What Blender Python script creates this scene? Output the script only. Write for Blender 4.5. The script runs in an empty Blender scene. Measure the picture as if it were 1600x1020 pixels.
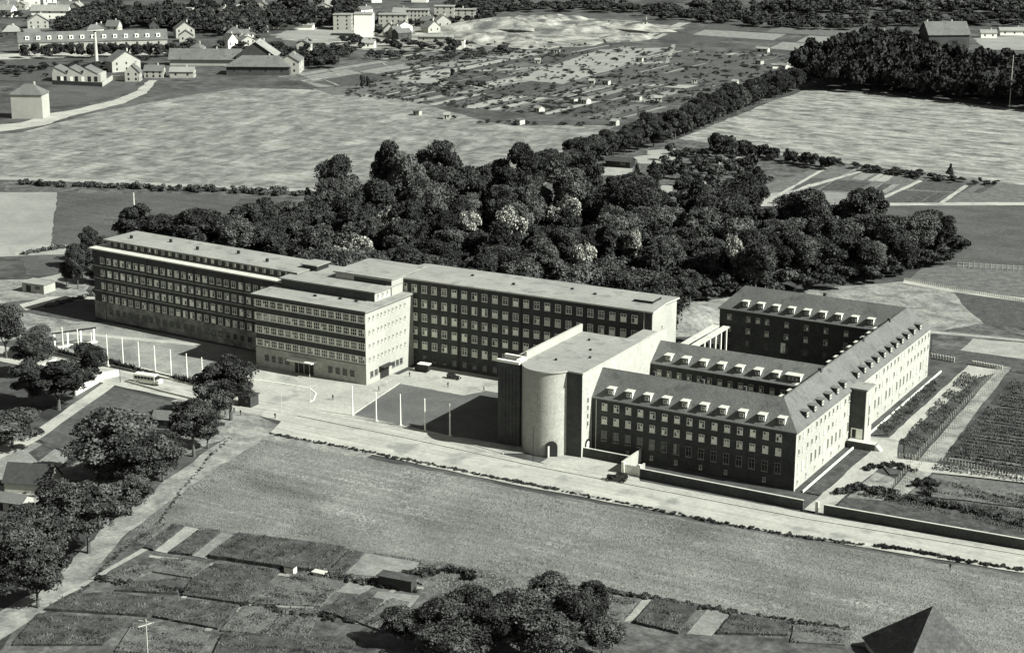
import bpy, math, random
import numpy as np
from mathutils import Matrix, Vector
random.seed(7); RNG = np.random.default_rng(7)
S = bpy.context.scene; COL = S.collection
# ---------------------------------------------------------------- camera
FPX = 2752.977
CAM = np.array([134.765, -371.287, 149.386])
CR = np.array([0.869168, 0.494496, 0.004567]); CU = np.array([-0.137078, 0.232046, 0.962998]); CF = np.array([-0.475139, 0.837633, -0.269471])
cd = bpy.data.cameras.new('camera'); cam = bpy.data.objects.new('camera', cd); COL.objects.link(cam)
cam.matrix_world = Matrix(((CR[0], CU[0], -CF[0], CAM[0]), (CR[1], CU[1], -CF[1], CAM[1]), (CR[2], CU[2], -CF[2], CAM[2]), (0, 0, 0, 1)))
cd.sensor_width = 36; cd.lens = FPX / 1600 * 36; cd.shift_x = -5 / 1600; cd.shift_y = -2 / 1600
cd.clip_start = 1; cd.clip_end = 20000
S.camera = cam
# ---------------------------------------------------------------- sky and sun
SUN_EL = math.radians(39.5); SUN_AZ = math.radians(6)      # azimuth measured from +X towards +Y
W = bpy.data.worlds.new('World'); S.world = W; W.use_nodes = True
wn = W.node_tree; wn.nodes.clear()
sk = wn.nodes.new('ShaderNodeTexSky'); sk.sky_type = 'NISHITA'; sk.sun_disc = False
sk.sun_elevation = SUN_EL; sk.sun_rotation = math.radians(90) - SUN_AZ
bw = wn.nodes.new('ShaderNodeRGBToBW'); bg = wn.nodes.new('ShaderNodeBackground'); wo = wn.nodes.new('ShaderNodeOutputWorld')
wn.links.new(sk.outputs[0], bw.inputs[0]); wn.links.new(bw.outputs[0], bg.inputs[0]); bg.inputs[1].default_value = 0.05
wn.links.new(bg.outputs[0], wo.inputs[0])
sl = bpy.data.lights.new('sun', 'SUN'); sun = bpy.data.objects.new('sun', sl); COL.objects.link(sun)
sl.energy = 5.0; sl.angle = math.radians(0.5); sl.color = (1, 1, 0.97)
sd = Vector((math.cos(SUN_EL) * math.cos(SUN_AZ), math.cos(SUN_EL) * math.sin(SUN_AZ), math.sin(SUN_EL)))
sun.rotation_euler = sd.to_track_quat('Z', 'Y').to_euler(); sun.location = (200, 0, 300)
S.view_settings.view_transform = 'Standard'; S.view_settings.look = 'None'; S.view_settings.gamma = 1
S.view_settings.exposure = 1.1; S.view_settings.use_curve_mapping = False
S.render.engine = 'CYCLES'

# ---------------------------------------------------------------- helpers
def G(x, y, z=0.0):
    """ground point (metres) lying under a point of the surveyed aerial view"""
    d = CF + CR * (x - 805) / FPX - CU * (y - 508) / FPX
    t = (z - CAM[2]) / d[2]
    return float(CAM[0] + d[0] * t), float(CAM[1] + d[1] * t)
def dist_scale(p):            # pixels per metre of the survey at a ground point
    return FPX / float((np.array([p[0], p[1], 0]) - CAM) @ CF)
def c3(v):          # the print's cool grey in dark paints, cream in pale ones
    k = min(1.0, v / .3); return (v * (.935 + .04 * k), v, v * (.94 - .08 * k), 1)
MATS = {}
def mat(name, v=0.2, v2=None, sc=0.3, fine=None, finek=0.35, rough=0.85, bump=0.0, stretch=None, rot=0, spec=0.3, lo=0.35, hi=0.65, rnd=0.0, v3=None, sc3=2.0, detail=6, stripe=None):
    if name in MATS: return MATS[name]
    m = bpy.data.materials.new(name); m.use_nodes = True; nt = m.node_tree; N = nt.nodes; L = nt.links
    b = N['Principled BSDF']; b.inputs['Roughness'].default_value = rough; b.inputs['Specular IOR Level'].default_value = spec
    b.inputs['Base Color'].default_value = c3(v)
    MATS[name] = m
    if v2 is None and fine is None and rnd == 0: return m
    tc = N.new('ShaderNodeTexCoord'); mp = N.new('ShaderNodeMapping'); L.new(tc.outputs['Object'], mp.inputs[0])
    mp.inputs['Rotation'].default_value = (0, 0, rot)
    if stretch: mp.inputs['Scale'].default_value = stretch
    col = None
    if v2 is not None:
        n1 = N.new('ShaderNodeTexNoise'); n1.inputs['Scale'].default_value = sc; n1.inputs['Detail'].default_value = detail; n1.inputs['Roughness'].default_value = 0.62
        n1.inputs['Distortion'].default_value = 0.4
        L.new(mp.outputs[0], n1.inputs['Vector'])
        r = N.new('ShaderNodeMapRange'); r.inputs['From Min'].default_value = lo; r.inputs['From Max'].default_value = hi
        L.new(n1.outputs['Fac'], r.inputs['Value'])
        mx = N.new('ShaderNodeMix'); mx.data_type = 'RGBA'; mx.inputs['A'].default_value = c3(v); mx.inputs['B'].default_value = c3(v2)
        L.new(r.outputs[0], mx.inputs['Factor']); col = mx.outputs['Result']
    if v3 is not None:
        n3 = N.new('ShaderNodeTexNoise'); n3.inputs['Scale'].default_value = sc3; n3.inputs['Detail'].default_value = 3
        L.new(mp.outputs[0], n3.inputs['Vector'])
        r3 = N.new('ShaderNodeMapRange'); r3.inputs['From Min'].default_value = 0.56; r3.inputs['From Max'].default_value = 0.68
        L.new(n3.outputs['Fac'], r3.inputs['Value'])
        mx3 = N.new('ShaderNodeMix'); mx3.data_type = 'RGBA'; mx3.inputs['B'].default_value = c3(v3)
        if col is None: mx3.inputs['A'].default_value = c3(v)
        else: L.new(col, mx3.inputs['A'])
        L.new(r3.outputs[0], mx3.inputs['Factor']); col = mx3.outputs['Result']
    f0 = None
    if stripe is not None:           # (turn, spacing scale, strength): sowing, mowing and seam lines
        mp4 = N.new('ShaderNodeMapping'); L.new(tc.outputs['Object'], mp4.inputs[0]); mp4.inputs['Rotation'].default_value = (0, 0, stripe[0]); mp4.inputs['Scale'].default_value = (.035, 1, 1)
        n4 = N.new('ShaderNodeTexNoise'); n4.inputs['Scale'].default_value = stripe[1]; n4.inputs['Detail'].default_value = 3; L.new(mp4.outputs[0], n4.inputs['Vector'])
        r4 = N.new('ShaderNodeMapRange'); r4.inputs['From Min'].default_value = .35; r4.inputs['From Max'].default_value = .65; r4.inputs['To Min'].default_value = 1 - stripe[2]; r4.inputs['To Max'].default_value = 1 + stripe[2]
        L.new(n4.outputs['Fac'], r4.inputs['Value']); f0 = r4.outputs[0]
    f = None
    if fine is not None:
        n2 = N.new('ShaderNodeTexNoise'); n2.inputs['Scale'].default_value = fine; n2.inputs['Detail'].default_value = 4; n2.inputs['Roughness'].default_value = 0.7
        L.new(tc.outputs['Object'], n2.inputs['Vector'])
        mr = N.new('ShaderNodeMapRange'); mr.inputs['From Min'].default_value = 0.3; mr.inputs['From Max'].default_value = 0.7
        mr.inputs['To Min'].default_value = 1 - finek; mr.inputs['To Max'].default_value = 1 + finek
        L.new(n2.outputs['Fac'], mr.inputs['Value']); f = mr.outputs[0]
        if bump:
            bp = N.new('ShaderNodeBump'); bp.inputs['Strength'].default_value = bump; bp.inputs['Distance'].default_value = 0.3
            L.new(n2.outputs['Fac'], bp.inputs['Height']); L.new(bp.outputs[0], b.inputs['Normal'])
    if rnd:
        oi = N.new('ShaderNodeObjectInfo'); mr2 = N.new('ShaderNodeMapRange'); mr2.inputs['To Min'].default_value = 1 - rnd; mr2.inputs['To Max'].default_value = 1 + rnd
        L.new(oi.outputs['Random'], mr2.inputs['Value'])
        if f is None: f = mr2.outputs[0]
        else:
            mm = N.new('ShaderNodeMath'); mm.operation = 'MULTIPLY'; L.new(f, mm.inputs[0]); L.new(mr2.outputs[0], mm.inputs[1]); f = mm.outputs[0]
    if f0 is not None:
        m4 = N.new('ShaderNodeMath'); m4.operation = 'MULTIPLY'; L.new(f, m4.inputs[0]); L.new(f0, m4.inputs[1]); f = m4.outputs[0]
    if f is not None:
        vm = N.new('ShaderNodeVectorMath'); vm.operation = 'SCALE'
        if col is None: vm.inputs[0].default_value = c3(v)[:3]
        else: L.new(col, vm.inputs[0])
        L.new(f, vm.inputs['Scale']); col = vm.outputs[0]
    L.new(col, b.inputs['Base Color'])
    return m
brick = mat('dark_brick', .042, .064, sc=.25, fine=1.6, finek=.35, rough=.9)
dbrick = mat('shaded_brick', .045, .075, sc=.3, fine=1.8, finek=.3, rough=.9)  # shaded copy of the chapel brick, darkness put into the colour
pale = mat('pale_render_sunlit_brick', .29, .34, sc=.12, fine=.9, finek=.08, rough=.9)  # pale house walls; also the sunlit tone painted on east brick faces
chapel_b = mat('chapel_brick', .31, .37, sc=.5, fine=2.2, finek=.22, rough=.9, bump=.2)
stone = mat('limestone', .30, .40, sc=.3, fine=1.5, finek=.2, rough=.9)
ivy_stone = mat('mottled_stone', .11, .30, sc=.35, fine=1.8, finek=.4, rough=.95)
roofm = mat('felt_roof', .185, .23, stripe=(1.57, 1.0, .05), sc=.1, fine=1.2, finek=.14, rough=.9, v3=.15, sc3=.22)
tile = mat('roof_tiles', .09, .12, v3=.075, sc3=.35, sc=.12, fine=2.2, finek=.28, rough=.9, bump=.3)
white = mat('white_paint', .72, .80, sc=.8, rough=.5)
offw = mat('dull_white_paint', .36, .48, sc=.5, rough=.7)
glass = mat('window_glass', .02, rough=.08, spec=.9)
blind = mat('pale_blind', .62, .85, sc=1.3, rnd=.3, rough=.7)
conc = mat('concrete', .36, .44, sc=.4, fine=2, finek=.12)
dark = mat('dark_paint', .018, rough=.5)
black = mat('tarred_wood', .03, .045, sc=1, rough=.8)
blackgloss = mat('car_lacquer', .012, rough=.18, spec=.8)
buswhite = mat('bus_lacquer', .62, rough=.3, spec=.6)
rubber = mat('rubber', .02, rough=.8)
bark = mat('bark', .06, .10, sc=2, rough=.95)
leafm = mat('foliage', .016, .10, sc=.32, fine=1.5, finek=.5, lo=.40, hi=.68, rough=.8, rnd=.45, spec=.15)
leafd = mat('dark_foliage', .018, .05, sc=.5, fine=1.5, finek=.5, rough=.85, rnd=.3, spec=.1)
leafl = mat('pale_foliage', .04, .125, sc=.6, fine=1.5, finek=.4, rough=.8, rnd=.2, spec=.1)
blossom = mat('blossom', .28, .5, sc=.8, rough=.8)

def tag(o, label=None, cat=None, group=None, kind=None):
    if label: o['label'] = label
    if cat: o['category'] = cat
    if group: o['group'] = group
    if kind: o['kind'] = kind
    return o
def link(name, me, parent=None, loc=(0, 0, 0), rz=0.0, sc=None):
    o = bpy.data.objects.new(name, me); COL.objects.link(o); o.location = loc; o.rotation_euler[2] = rz
    if sc is not None: o.scale = sc if hasattr(sc, '__len__') else (sc,) * 3
    if parent: o.parent = parent
    return o
def empty(name, loc=(0, 0, 0), rz=0.0):
    o = link(name, None, None, loc, rz); o.empty_display_size = .5; return o
class MB:
    def __init__(s): s.v = []; s.f = []; s.m = []; s.ms = []
    def mi(s, m):
        if m not in s.ms: s.ms.append(m)
        return s.ms.index(m)
    def face(s, pts, m):
        n = len(s.v); s.v += [tuple(p) for p in pts]; s.f.append(tuple(range(n, n + len(pts)))); s.m.append(s.mi(m)); return s
    def box(s, x0, x1, y0, y1, z0, z1, m, top=None):
        n = len(s.v); i = s.mi(m); t = i if top is None else s.mi(top)
        s.v += [(x0, y0, z0), (x1, y0, z0), (x1, y1, z0), (x0, y1, z0), (x0, y0, z1), (x1, y0, z1), (x1, y1, z1), (x0, y1, z1)]
        s.f += [(n + 3, n + 2, n + 1, n), (n + 4, n + 5, n + 6, n + 7), (n, n + 1, n + 5, n + 4), (n + 1, n + 2, n + 6, n + 5), (n + 2, n + 3, n + 7, n + 6), (n + 3, n, n + 4, n + 7)]
        s.m += [i, t, i, i, i, i]; return s
    def prism(s, poly, z0, z1, m, top=None):      # vertical prism over a counter-clockwise polygon
        n = len(s.v); k = len(poly); i = s.mi(m); t = i if top is None else s.mi(top)
        s.v += [(p[0], p[1], z0) for p in poly] + [(p[0], p[1], z1) for p in poly]
        s.f += [tuple(range(n + k - 1, n - 1, -1)), tuple(range(n + k, n + 2 * k))]; s.m += [i, t]
        for a in range(k):
            b = (a + 1) % k; s.f.append((n + a, n + b, n + k + b, n + k + a)); s.m.append(i)
        return s
    def slab(s, pts, th, m, under=None):          # sloping sheet with thickness below
        n = len(s.v); k = len(pts); i = s.mi(m); u = s.mi(under or m)
        s.v += [tuple(p) for p in pts] + [(p[0], p[1], p[2] - th) for p in pts]
        s.f += [tuple(range(n, n + k)), tuple(range(n + 2 * k - 1, n + k - 1, -1))]; s.m += [i, u]
        for a in range(k):
            b = (a + 1) % k; s.f.append((n + a, n + k + a, n + k + b, n + b)); s.m.append(u)
        return s
    def tube(s, pts, rad, m, seg=6, cap=True):
        i = s.mi(m); rings = []
        for q, (p, r) in enumerate(zip(pts, rad)):
            p = np.array(p, float)
            d = np.array(pts[min(q + 1, len(pts) - 1)], float) - np.array(pts[max(q - 1, 0)], float); d /= np.linalg.norm(d) + 1e-9
            a = np.cross(d, [0.31, .95, 0.05]); a /= np.linalg.norm(a) + 1e-9; b = np.cross(d, a)
            n = len(s.v); rings.append(n)
            for t in range(seg):
                w = 2 * math.pi * t / seg; s.v.append(tuple(p + a * r * math.cos(w) + b * r * math.sin(w)))
        for q in range(len(rings) - 1):
            for t in range(seg):
                u = (t + 1) % seg; s.f.append((rings[q] + t, rings[q] + u, rings[q + 1] + u, rings[q + 1] + t)); s.m.append(i)
        if cap: s.f.append(tuple(rings[-1] + t for t in range(seg))); s.m.append(i)
        return s
    def mesh(s, name='mesh'):
        me = bpy.data.meshes.new(name); me.from_pydata(s.v, [], s.f)
        for m in s.ms: me.materials.append(m)
        me.polygons.foreach_set('material_index', s.m); me.update(); return me
    def build(s, name, parent=None, loc=(0, 0, 0), rz=0.0): return link(name, s.mesh(name), parent, loc, rz)
def BX(*a): return MB().box(*a)

# ---------------------------------------------------------------- ground patches
def ragged(pts, jit, step):
    out = []
    for k in range(len(pts)):
        a = np.array(pts[k]); b = np.array(pts[(k + 1) % len(pts)]); L_ = np.linalg.norm(b - a); n = max(1, int(L_ / step))
        nrm = np.array([-(b - a)[1], (b - a)[0]]) / (L_ + 1e-6)
        for q in range(n):
            o = nrm * random.uniform(-jit, jit) if q else 0
            out.append(tuple(a + (b - a) * q / n + o))
    return out
PC = 0
def wpatch(name, pts, m, lay, jit=0.0, step=4.0, h=None):
    P = ragged(pts, jit, step) if jit else pts
    a = sum(P[i][0] * P[(i + 1) % len(P)][1] - P[(i + 1) % len(P)][0] * P[i][1] for i in range(len(P)))
    if a < 0: P = P[::-1]
    global PC; PC += 1; z = 0.02 * lay + (PC % 45) * .0004
    mb = MB()
    if h is None: mb.face([(x, y, z) for x, y in P], m)
    else: mb.prism(P, 0, z + h, m)
    o = mb.build(name); o['kind'] = 'structure'; return o
def patch(name, px, m, lay, jit=0.6, step=6.0, h=None):
    return wpatch(name, [G(*p) for p in px], m, lay, jit, step, h)

base = mat('rough_ground', .022, .08, sc=.03, fine=.15, finek=.5, v3=.022, sc3=.06, detail=9)
fieldL = mat('dry_meadow', .055, .21, stripe=(.45, .5, .2), v3=.22, sc3=.05, sc=.13, stretch=(1.0, .6, 1), rot=.9, fine=.3, finek=.3, lo=.3, hi=.7, detail=12)
fieldR = mat('stubble_field', .05, .235, stripe=(.2, .8, .28), v3=.24, sc3=.06, sc=.16, stretch=(.5, 1, 1), rot=.35, fine=.35, finek=.3, lo=.32, hi=.62, detail=12)
meadow = mat('short_grass', .065, .165, v3=.17, sc3=.05, stripe=(-.06, .5, .2), sc=.06, fine=.9, finek=.45, bump=.6, lo=.33, hi=.67, detail=10, stretch=(.6, 1, 1))
lawn = mat('mown_lawn', .065, .09, sc=.1, fine=1.2, finek=.22)
lawnp = mat('worn_lawn', .11, .22, sc=.09, fine=1.1, finek=.25)
roadm = mat('pale_road', .25, .31, stripe=(-.03, .6, .1), sc=.1, fine=.9, finek=.15, v3=.18, sc3=.12, rough=.95)
gravel = mat('pale_gravel', .235, .31, v3=.19, sc3=.12, sc=.09, fine=1.0, finek=.18, rough=.95)
track = mat('dry_track', .10, .23, sc=.15, fine=.9, finek=.3, rough=.95)
soilp = mat('pale_soil', .18, .25, sc=.2, fine=1.2, finek=.2)
soil = mat('dark_soil', .035, .06, sc=.3, fine=1.2, finek=.4)
crop1 = mat('crops_dark', .022, .06, sc=.4, fine=1.4, finek=.5)
crop2 = mat('crops_mid', .06, .11, sc=.3, fine=1.4, finek=.45)
crop3 = mat('crops_light', .12, .18, sc=.2, fine=1.4, finek=.3)
darkfield = mat('dark_pasture', .042, .066, stripe=(.2, .6, .15), sc=.05, fine=.7, finek=.4)
paleplot = mat('pale_plot', .16, .21, sc=.05, fine=.5, finek=.12)
sand = mat('sand', .07, .30, sc=.05, fine=.2, finek=.3, v3=.06, sc3=.07)
scrub = mat('scrub_ground', .025, .10, sc=.16, fine=.6, finek=.5)
scrubp = mat('scrub_pale', .09, .22, sc=.15, fine=.8, finek=.4)

wpatch('ground', [(-6000, -3000), (4000, -3000), (4000, 9000), (-6000, 9000)], base, 0)
patch('meadow_field', [(-60, 215), (33, 207), (150, 176), (300, 148), (380, 138), (470, 140), (570, 146), (650, 160), (740, 185), (800, 197), (905, 196), (965, 196), (900, 230), (870, 300), (700, 330), (500, 300), (330, 293), (-60, 276)], fieldL, 2, 1.2, 12)
patch('stubble_field', [(1058, 218), (1130, 190), (1190, 165), (1262, 140), (1400, 150), (1700, 182), (1700, 300), (1540, 285), (1420, 268), (1300, 252), (1180, 240), (1110, 224)], fieldR, 2, 1.2, 10)
patch('hedge_bank', [(-60, 280), (330, 294), (520, 300), (520, 312), (360, 306), (-60, 300)], scrub, 3)
patch('gravel_track', [(-60, 274), (100, 279), (330, 290), (520, 297), (520, 301), (330, 295), (100, 284), (-60, 279)], soilp, 4, .5)
patch('pale_plot', [(-60, 300), (89, 301), (80, 384), (-60, 388)], paleplot, 3)
patch('pasture', [(90, 301), (380, 306), (300, 400), (60, 400), (82, 384)], darkfield, 3)
patch('pasture', [(30, 398), (120, 395), (150, 430), (40, 430)], darkfield, 4)
patch('track', [(-60, 383), (60, 383), (135, 388), (130, 398), (36, 400), (-60, 402)], soilp, 5, 1.2)
patch('yard', [(-60, 440), (60, 436), (110, 422), (135, 424), (140, 470), (45, 488), (110, 468), (33, 470), (-60, 480)], scrubp, 4, 1)
patch('path', [(30, 441), (130, 420), (140, 425), (40, 452)], soilp, 6, .8)
patch('path', [(30, 476), (75, 464), (148, 462), (148, 468), (100, 468), (40, 486)], gravel, 6, .5)
patch('dark_ground', [(44, 489), (75, 473), (150, 468), (150, 502), (120, 503)], soil, 6, .4)  # hedge shadow painted on the ground as dark soil
patch('yard', [(-60, 492), (45, 489), (120, 503), (150, 503), (90, 520), (-60, 545)], scrubp, 5, .8)
patch('lane', [(-60, 200), (33, 192), (75, 178), (125, 170), (180, 156), (215, 142), (232, 126), (246, 126), (230, 146), (195, 162), (110, 182), (70, 196), (-60, 216)], gravel, 6, .8)
# right side beyond the wood
patch('allotment_field', [(1180, 322), (1192, 290), (1300, 255), (1420, 270), (1700, 300), (1700, 322), (1470, 322)], crop2, 5, .6)
patch('pasture', [(1280, 324), (1700, 320), (1700, 425), (1500, 412), (1300, 400)], darkfield, 5, .6)
patch('pasture', [(1440, 420), (1520, 412), (1700, 424), (1700, 478), (1580, 466), (1415, 440)], crop2, 6, .8)
patch('path', [(1413, 437), (1480, 450), (1700, 480), (1700, 487), (1480, 456), (1410, 443)], gravel, 8, .4)
patch('scrub_field', [(1050, 475), (1250, 452), (1330, 447), (1410, 440), (1490, 455), (1570, 520), (1700, 545), (1700, 560), (1440, 520), (1100, 500)], scrubp, 5, 1.2)
patch('ploughed_plot', [(1484, 453), (1700, 484), (1700, 525), (1540, 508), (1510, 482)], soil, 7, .6)
patch('allotment_field', [(1455, 520), (1540, 505), (1700, 530), (1700, 600), (1455, 560)], scrub, 6, .6)
patch('pale_plot', [(1520, 530), (1700, 545), (1700, 575), (1500, 548)], soilp, 8, .4)
patch('path', [(1450, 517), (1700, 540), (1700, 544), (1450, 521)], soilp, 9, .3)
patch('kerb_strip', [(1455, 543), (1700, 575), (1700, 588), (1455, 560)], soil, 9, .2)
# orchard ground
patch('orchard_ground', [(850, 290), (960, 230), (1060, 218), (1120, 226), (1300, 254), (1190, 292), (1180, 330), (1000, 330), (900, 320)], scrub, 4, 1)
for q in [[(918, 268), (950, 262), (990, 264), (985, 275), (930, 275)], [(1012, 292), (1055, 290), (1052, 303), (1020, 306)], [(990, 246), (1030, 240), (1055, 246), (1050, 258), (1000, 256)], [(1142, 306), (1165, 302), (1163, 312), (1145, 314)], [(1192, 303), (1225, 300), (1235, 312), (1190, 316)], [(1085, 285), (1125, 284), (1124, 291), (1088, 292)], [(1010, 236), (1060, 232), (1062, 238), (1012, 242)], [(1120, 254), (1140, 246), (1142, 250), (1124, 258)], [(1150, 244), (1172, 243), (1172, 247), (1150, 249)]]:
    patch('clearing', q, soilp, 6, .8, 3)
# main road, verges, forecourt (metres)
wpatch('road', [(-420, -3), (-168, -8), (-112, -9.3), (-90, -11), (-60, -13.6), (10, -12.6), (140, -6), (140, -14), (60, -20.5), (8, -26), (-60, -29.6), (-132, -28.5), (-135, -20), (-165, -19), (-420, -14)], roadm, 8, .25, 6)
wpatch('road_verge', [(-60, -12.6), (12, -11.6), (140, -3), (140, -8), (10, -14.6), (-60, -15.5)], gravel, 9, .2)
wpatch('forecourt', [(-250, -6), (-172, -7), (-172, 30), (-131, 30), (-131, 44), (-60, 46), (-60, -4), (-74, -13.4), (-92, -11.5), (-112, -10), (-168, -9), (-250, -8.5)], gravel, 10)
wpatch('forecourt', [(-61, -13.4), (-34, -12.9), (-36, -9.8), (-41.2, -9.4), (-41.2, -4), (-61, -4)], gravel, 11)
wpatch('lawn', [(-246, 3), (-238, 2), (-211, -4), (-172, -5.8), (-171, 17), (-176, 27.4), (-198, 28), (-240, 30), (-246, 26)], lawnp, 12, .15)
wpatch('path', [(-247, 12), (-200, 23), (-200, 26), (-247, 15)], gravel, 14, .2)
wpatch('lawn', [(-121.5, -6.5), (-93, -7.6), (-72, -6), (-72, 37), (-100, 37), (-102, 29), (-105, 22.8), (-126, 23)], lawn, 12, .1)
wpatch('path', [(-103, 29.5), (-66, 30.5), (-66, 42), (-103, 42)], gravel, 13)
wpatch('meadow', [(-131.5, -31), (-100, -31.5), (-58, -31.5), (4, -27.8), (60, -22.5), (160, -12), (160, -62), (68, -62), (0, -84), (-60, -96), (-100, -104), (-121, -97), (-127, -62)], meadow, 6, .6, 3)
wpatch('road_verge', [(-170, -12), (-128, -24), (-100, -27), (-100, -33), (-133, -34), (-150, -44), (-172, -30)], scrubp, 7, .4)
wpatch('dirt_track', [(-141, -30), (-131, -30), (-126, -62), (-118.5, -97), (-110, -118), (-105.5, -131), (-103, -150), (-96, -190), (-108, -190), (-113, -128), (-125, -98), (-134, -60)], track, 10, .7, 4)
wpatch('rough_verge', [(-152, -28), (-140, -28), (-139, -60), (-132, -98), (-122, -128), (-111, -190), (-160, -190), (-160, -60)], scrubp, 5, .8)
wpatch('rough_grass', [(-148, -45), (-141, -60), (-134, -98), (-122, -128), (-116, -190), (-160, -190), (-158, -60)], scrub, 7, 1.2)
patch('dark_ground', [(50, 682), (175, 607), (300, 634), (262, 668), (205, 720), (120, 715)], darkfield, 9, .3)
patch('path', [(-60, 725), (60, 670), (175, 590), (188, 592), (178, 604), (60, 688), (-60, 748)], gravel, 10, .2)
patch('pale_plot', [(-60, 738), (45, 688), (110, 712), (95, 730), (-60, 770)], crop3, 9, .4)
patch('crop_strip', [(45, 708), (72, 692), (88, 700), (60, 722)], crop1, 11, .3)
patch('yard', [(-60, 760), (130, 760), (130, 790), (-60, 800)], soilp, 9, .5)
# near allotments, bottom left: one sheet below the beds
patch('allotment_ground', [(185, 850), (215, 822), (300, 824), (480, 848), (700, 880), (960, 925), (1330, 990), (1330, 1100), (-60, 1100), (20, 985), (110, 915)], scrub, 8, .5)
# strip of wasteground along the meadow edge
rv = random.Random(3)
NEARBEDS = [([(225, 858), (272, 822), (287, 824), (240, 862)], crop1, .5), ([(242, 862), (290, 824), (312, 828), (262, 866)], soilp, .12), ([(264, 866), (314, 829), (344, 833), (300, 870)], crop1, .6),
 ([(300, 870), (346, 834), (370, 838), (322, 874)], crop3, .15), ([(325, 873), (372, 838), (540, 860), (510, 897), (440, 890)], crop1, .9), ([(190, 852), (222, 826), (262, 820), (225, 852)], crop2, .3),
 ([(512, 897), (545, 864), (568, 866), (534, 900)], crop1, .5), ([(538, 899), (572, 866), (655, 880), (640, 905), (600, 902)], crop3, .15), ([(636, 906), (660, 880), (688, 886), (660, 915)], crop2, .3),
 ([(252, 874), (330, 882), (300, 905), (225, 893)], crop2, .35), ([(150, 905), (215, 884), (250, 890), (190, 915)], crop2, .3), ([(205, 912), (292, 907), (278, 930), (180, 925)], crop1, .5),
 ([(335, 884), (438, 896), (375, 945), (285, 932), (300, 908)], crop1, .5), ([(460, 900), (540, 908), (500, 950), (380, 945)], crop2, .4), ([(545, 910), (590, 914), (560, 930), (525, 926)], crop3, .1),
 ([(110, 932), (175, 930), (270, 942), (230, 965), (70, 955)], crop1, .6), ([(240, 966), (280, 938), (375, 950), (340, 985)], crop1, .5), ([(345, 988), (380, 950), (500, 955), (480, 1000)], crop2, .4),
 ([(505, 958), (540, 932), (600, 940), (560, 975)], crop1, .5), ([(560, 975), (612, 938), (640, 944), (600, 990)], crop2, .4), ([(430, 935), (500, 938), (480, 960), (420, 952)], crop3, .15),
 ([(590, 925), (655, 932), (640, 950), (575, 945)], crop3, .1), ([(60, 962), (200, 972), (160, 1010), (20, 1010)], crop1, .5), ([(210, 975), (330, 990), (310, 1030), (180, 1020)], crop2, .4), ([(350, 992), (560, 1000), (540, 1040), (330, 1030)], crop1, .5),
 ([(960, 935), (1000, 938), (965, 975), (930, 970)], crop2, .3), ([(1003, 939), (1020, 937), (990, 970), (975, 972)], soilp, .1), ([(1022, 940), (1090, 950), (1060, 992), (990, 975)], crop1, .6), ([(1105, 954), (1142, 957), (1110, 995), (1072, 992)], crop3, .12), ([(1145, 962), (1235, 975), (1230, 995), (1120, 992)], crop1, .5),
 ([(1240, 978), (1330, 985), (1320, 1010), (1235, 1005)], crop2, .3)]
for q, m_, h_ in NEARBEDS: patch('garden_bed', q, m_, 9, .12, 2, h_)
# far allotments: lattice of beds between four corners
def bilin(c, u, v):
    c = [np.array(p) for p in c]; return (c[0] * (1 - u) + c[1] * u) * (1 - v) + (c[3] * (1 - u) + c[2] * u) * v
def lattice(cpx, nu, nv, lay, pal, gap=.06, keep=.85, seed=0):
    r = random.Random(seed); c = [G(*p) for p in cpx]
    for i in range(nu):
        cuts = sorted([0, 1] + [r.uniform(.03, .97) for _ in range(nv - 1)])
        for a, b in zip(cuts[:-1], cuts[1:]):
            if r.random() < .6 and lay < 6:
                t_ = min(.3 * (b - a), .012); wpatch('bed_border', [tuple(bilin(c, i / nu, a - t_)), tuple(bilin(c, (i + 1) / nu - r.uniform(0, .4) / nu, a - t_)), tuple(bilin(c, (i + 1) / nu, a)), tuple(bilin(c, i / nu, a))], soil if r.random() < .88 else soilp, lay + 1, .4, 6)
            if r.random() > keep or b - a < .01: continue
            g1 = gap / nu; u0, u1 = i / nu + g1, (i + 1) / nu - g1; d = min(.15 * (b - a), .006)
            wpatch('garden_bed', [tuple(bilin(c, u0, a + d)), tuple(bilin(c, u1, a + d)), tuple(bilin(c, u1, b - d)), tuple(bilin(c, u0, b - d))], r.choice(pal), lay, .3, 5)
PAL = [crop1, crop2, crop2, crop3, crop3, crop2, soil, soil, soilp]
lattice([(420, 120), (800, 60), (1040, 76), (660, 160)], 5, 20, 3, PAL + [soil], seed=1)
lattice([(660, 165), (1045, 78), (1330, 90), (960, 190)], 5, 26, 3, PAL + [darkfield, crop1], seed=2)
lattice([(1000, 60), (1060, 35), (1400, 50), (1330, 88)], 3, 9, 3, PAL, seed=3)
lattice([(520, 150), (430, 118), (640, 92), (720, 140)], 3, 7, 3, PAL, seed=5)
lattice([(1190, 318), (1300, 258), (1430, 274), (1360, 319)], 3, 9, 7, [crop1, crop2, crop3, soil, soilp], seed=4)
lattice([(1372, 319), (1440, 276), (1560, 288), (1500, 319)], 2, 8, 7, [crop1, crop2, crop2, soil], seed=6)
for q in [[(1190, 318), (1300, 256), (1304, 257), (1197, 319)], [(1262, 290), (1350, 266), (1356, 267), (1268, 293)], [(1355, 318), (1436, 282), (1442, 284), (1364, 319)], [(1466, 318), (1507, 290), (1513, 291), (1473, 319)], [(1180, 319), (1700, 316), (1700, 321), (1180, 323)], [(1200, 316), (1265, 288), (1270, 290), (1210, 318)]]:
    patch('path', q, gravel, 9, .3)
patch('pale_plot', [(803, 124), (938, 78), (1046, 75), (960, 108), (880, 132)], paleplot, 6, 1)
patch('pale_plot', [(606, 124), (668, 111), (716, 108), (690, 131), (640, 130)], paleplot, 6, 1)
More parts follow.
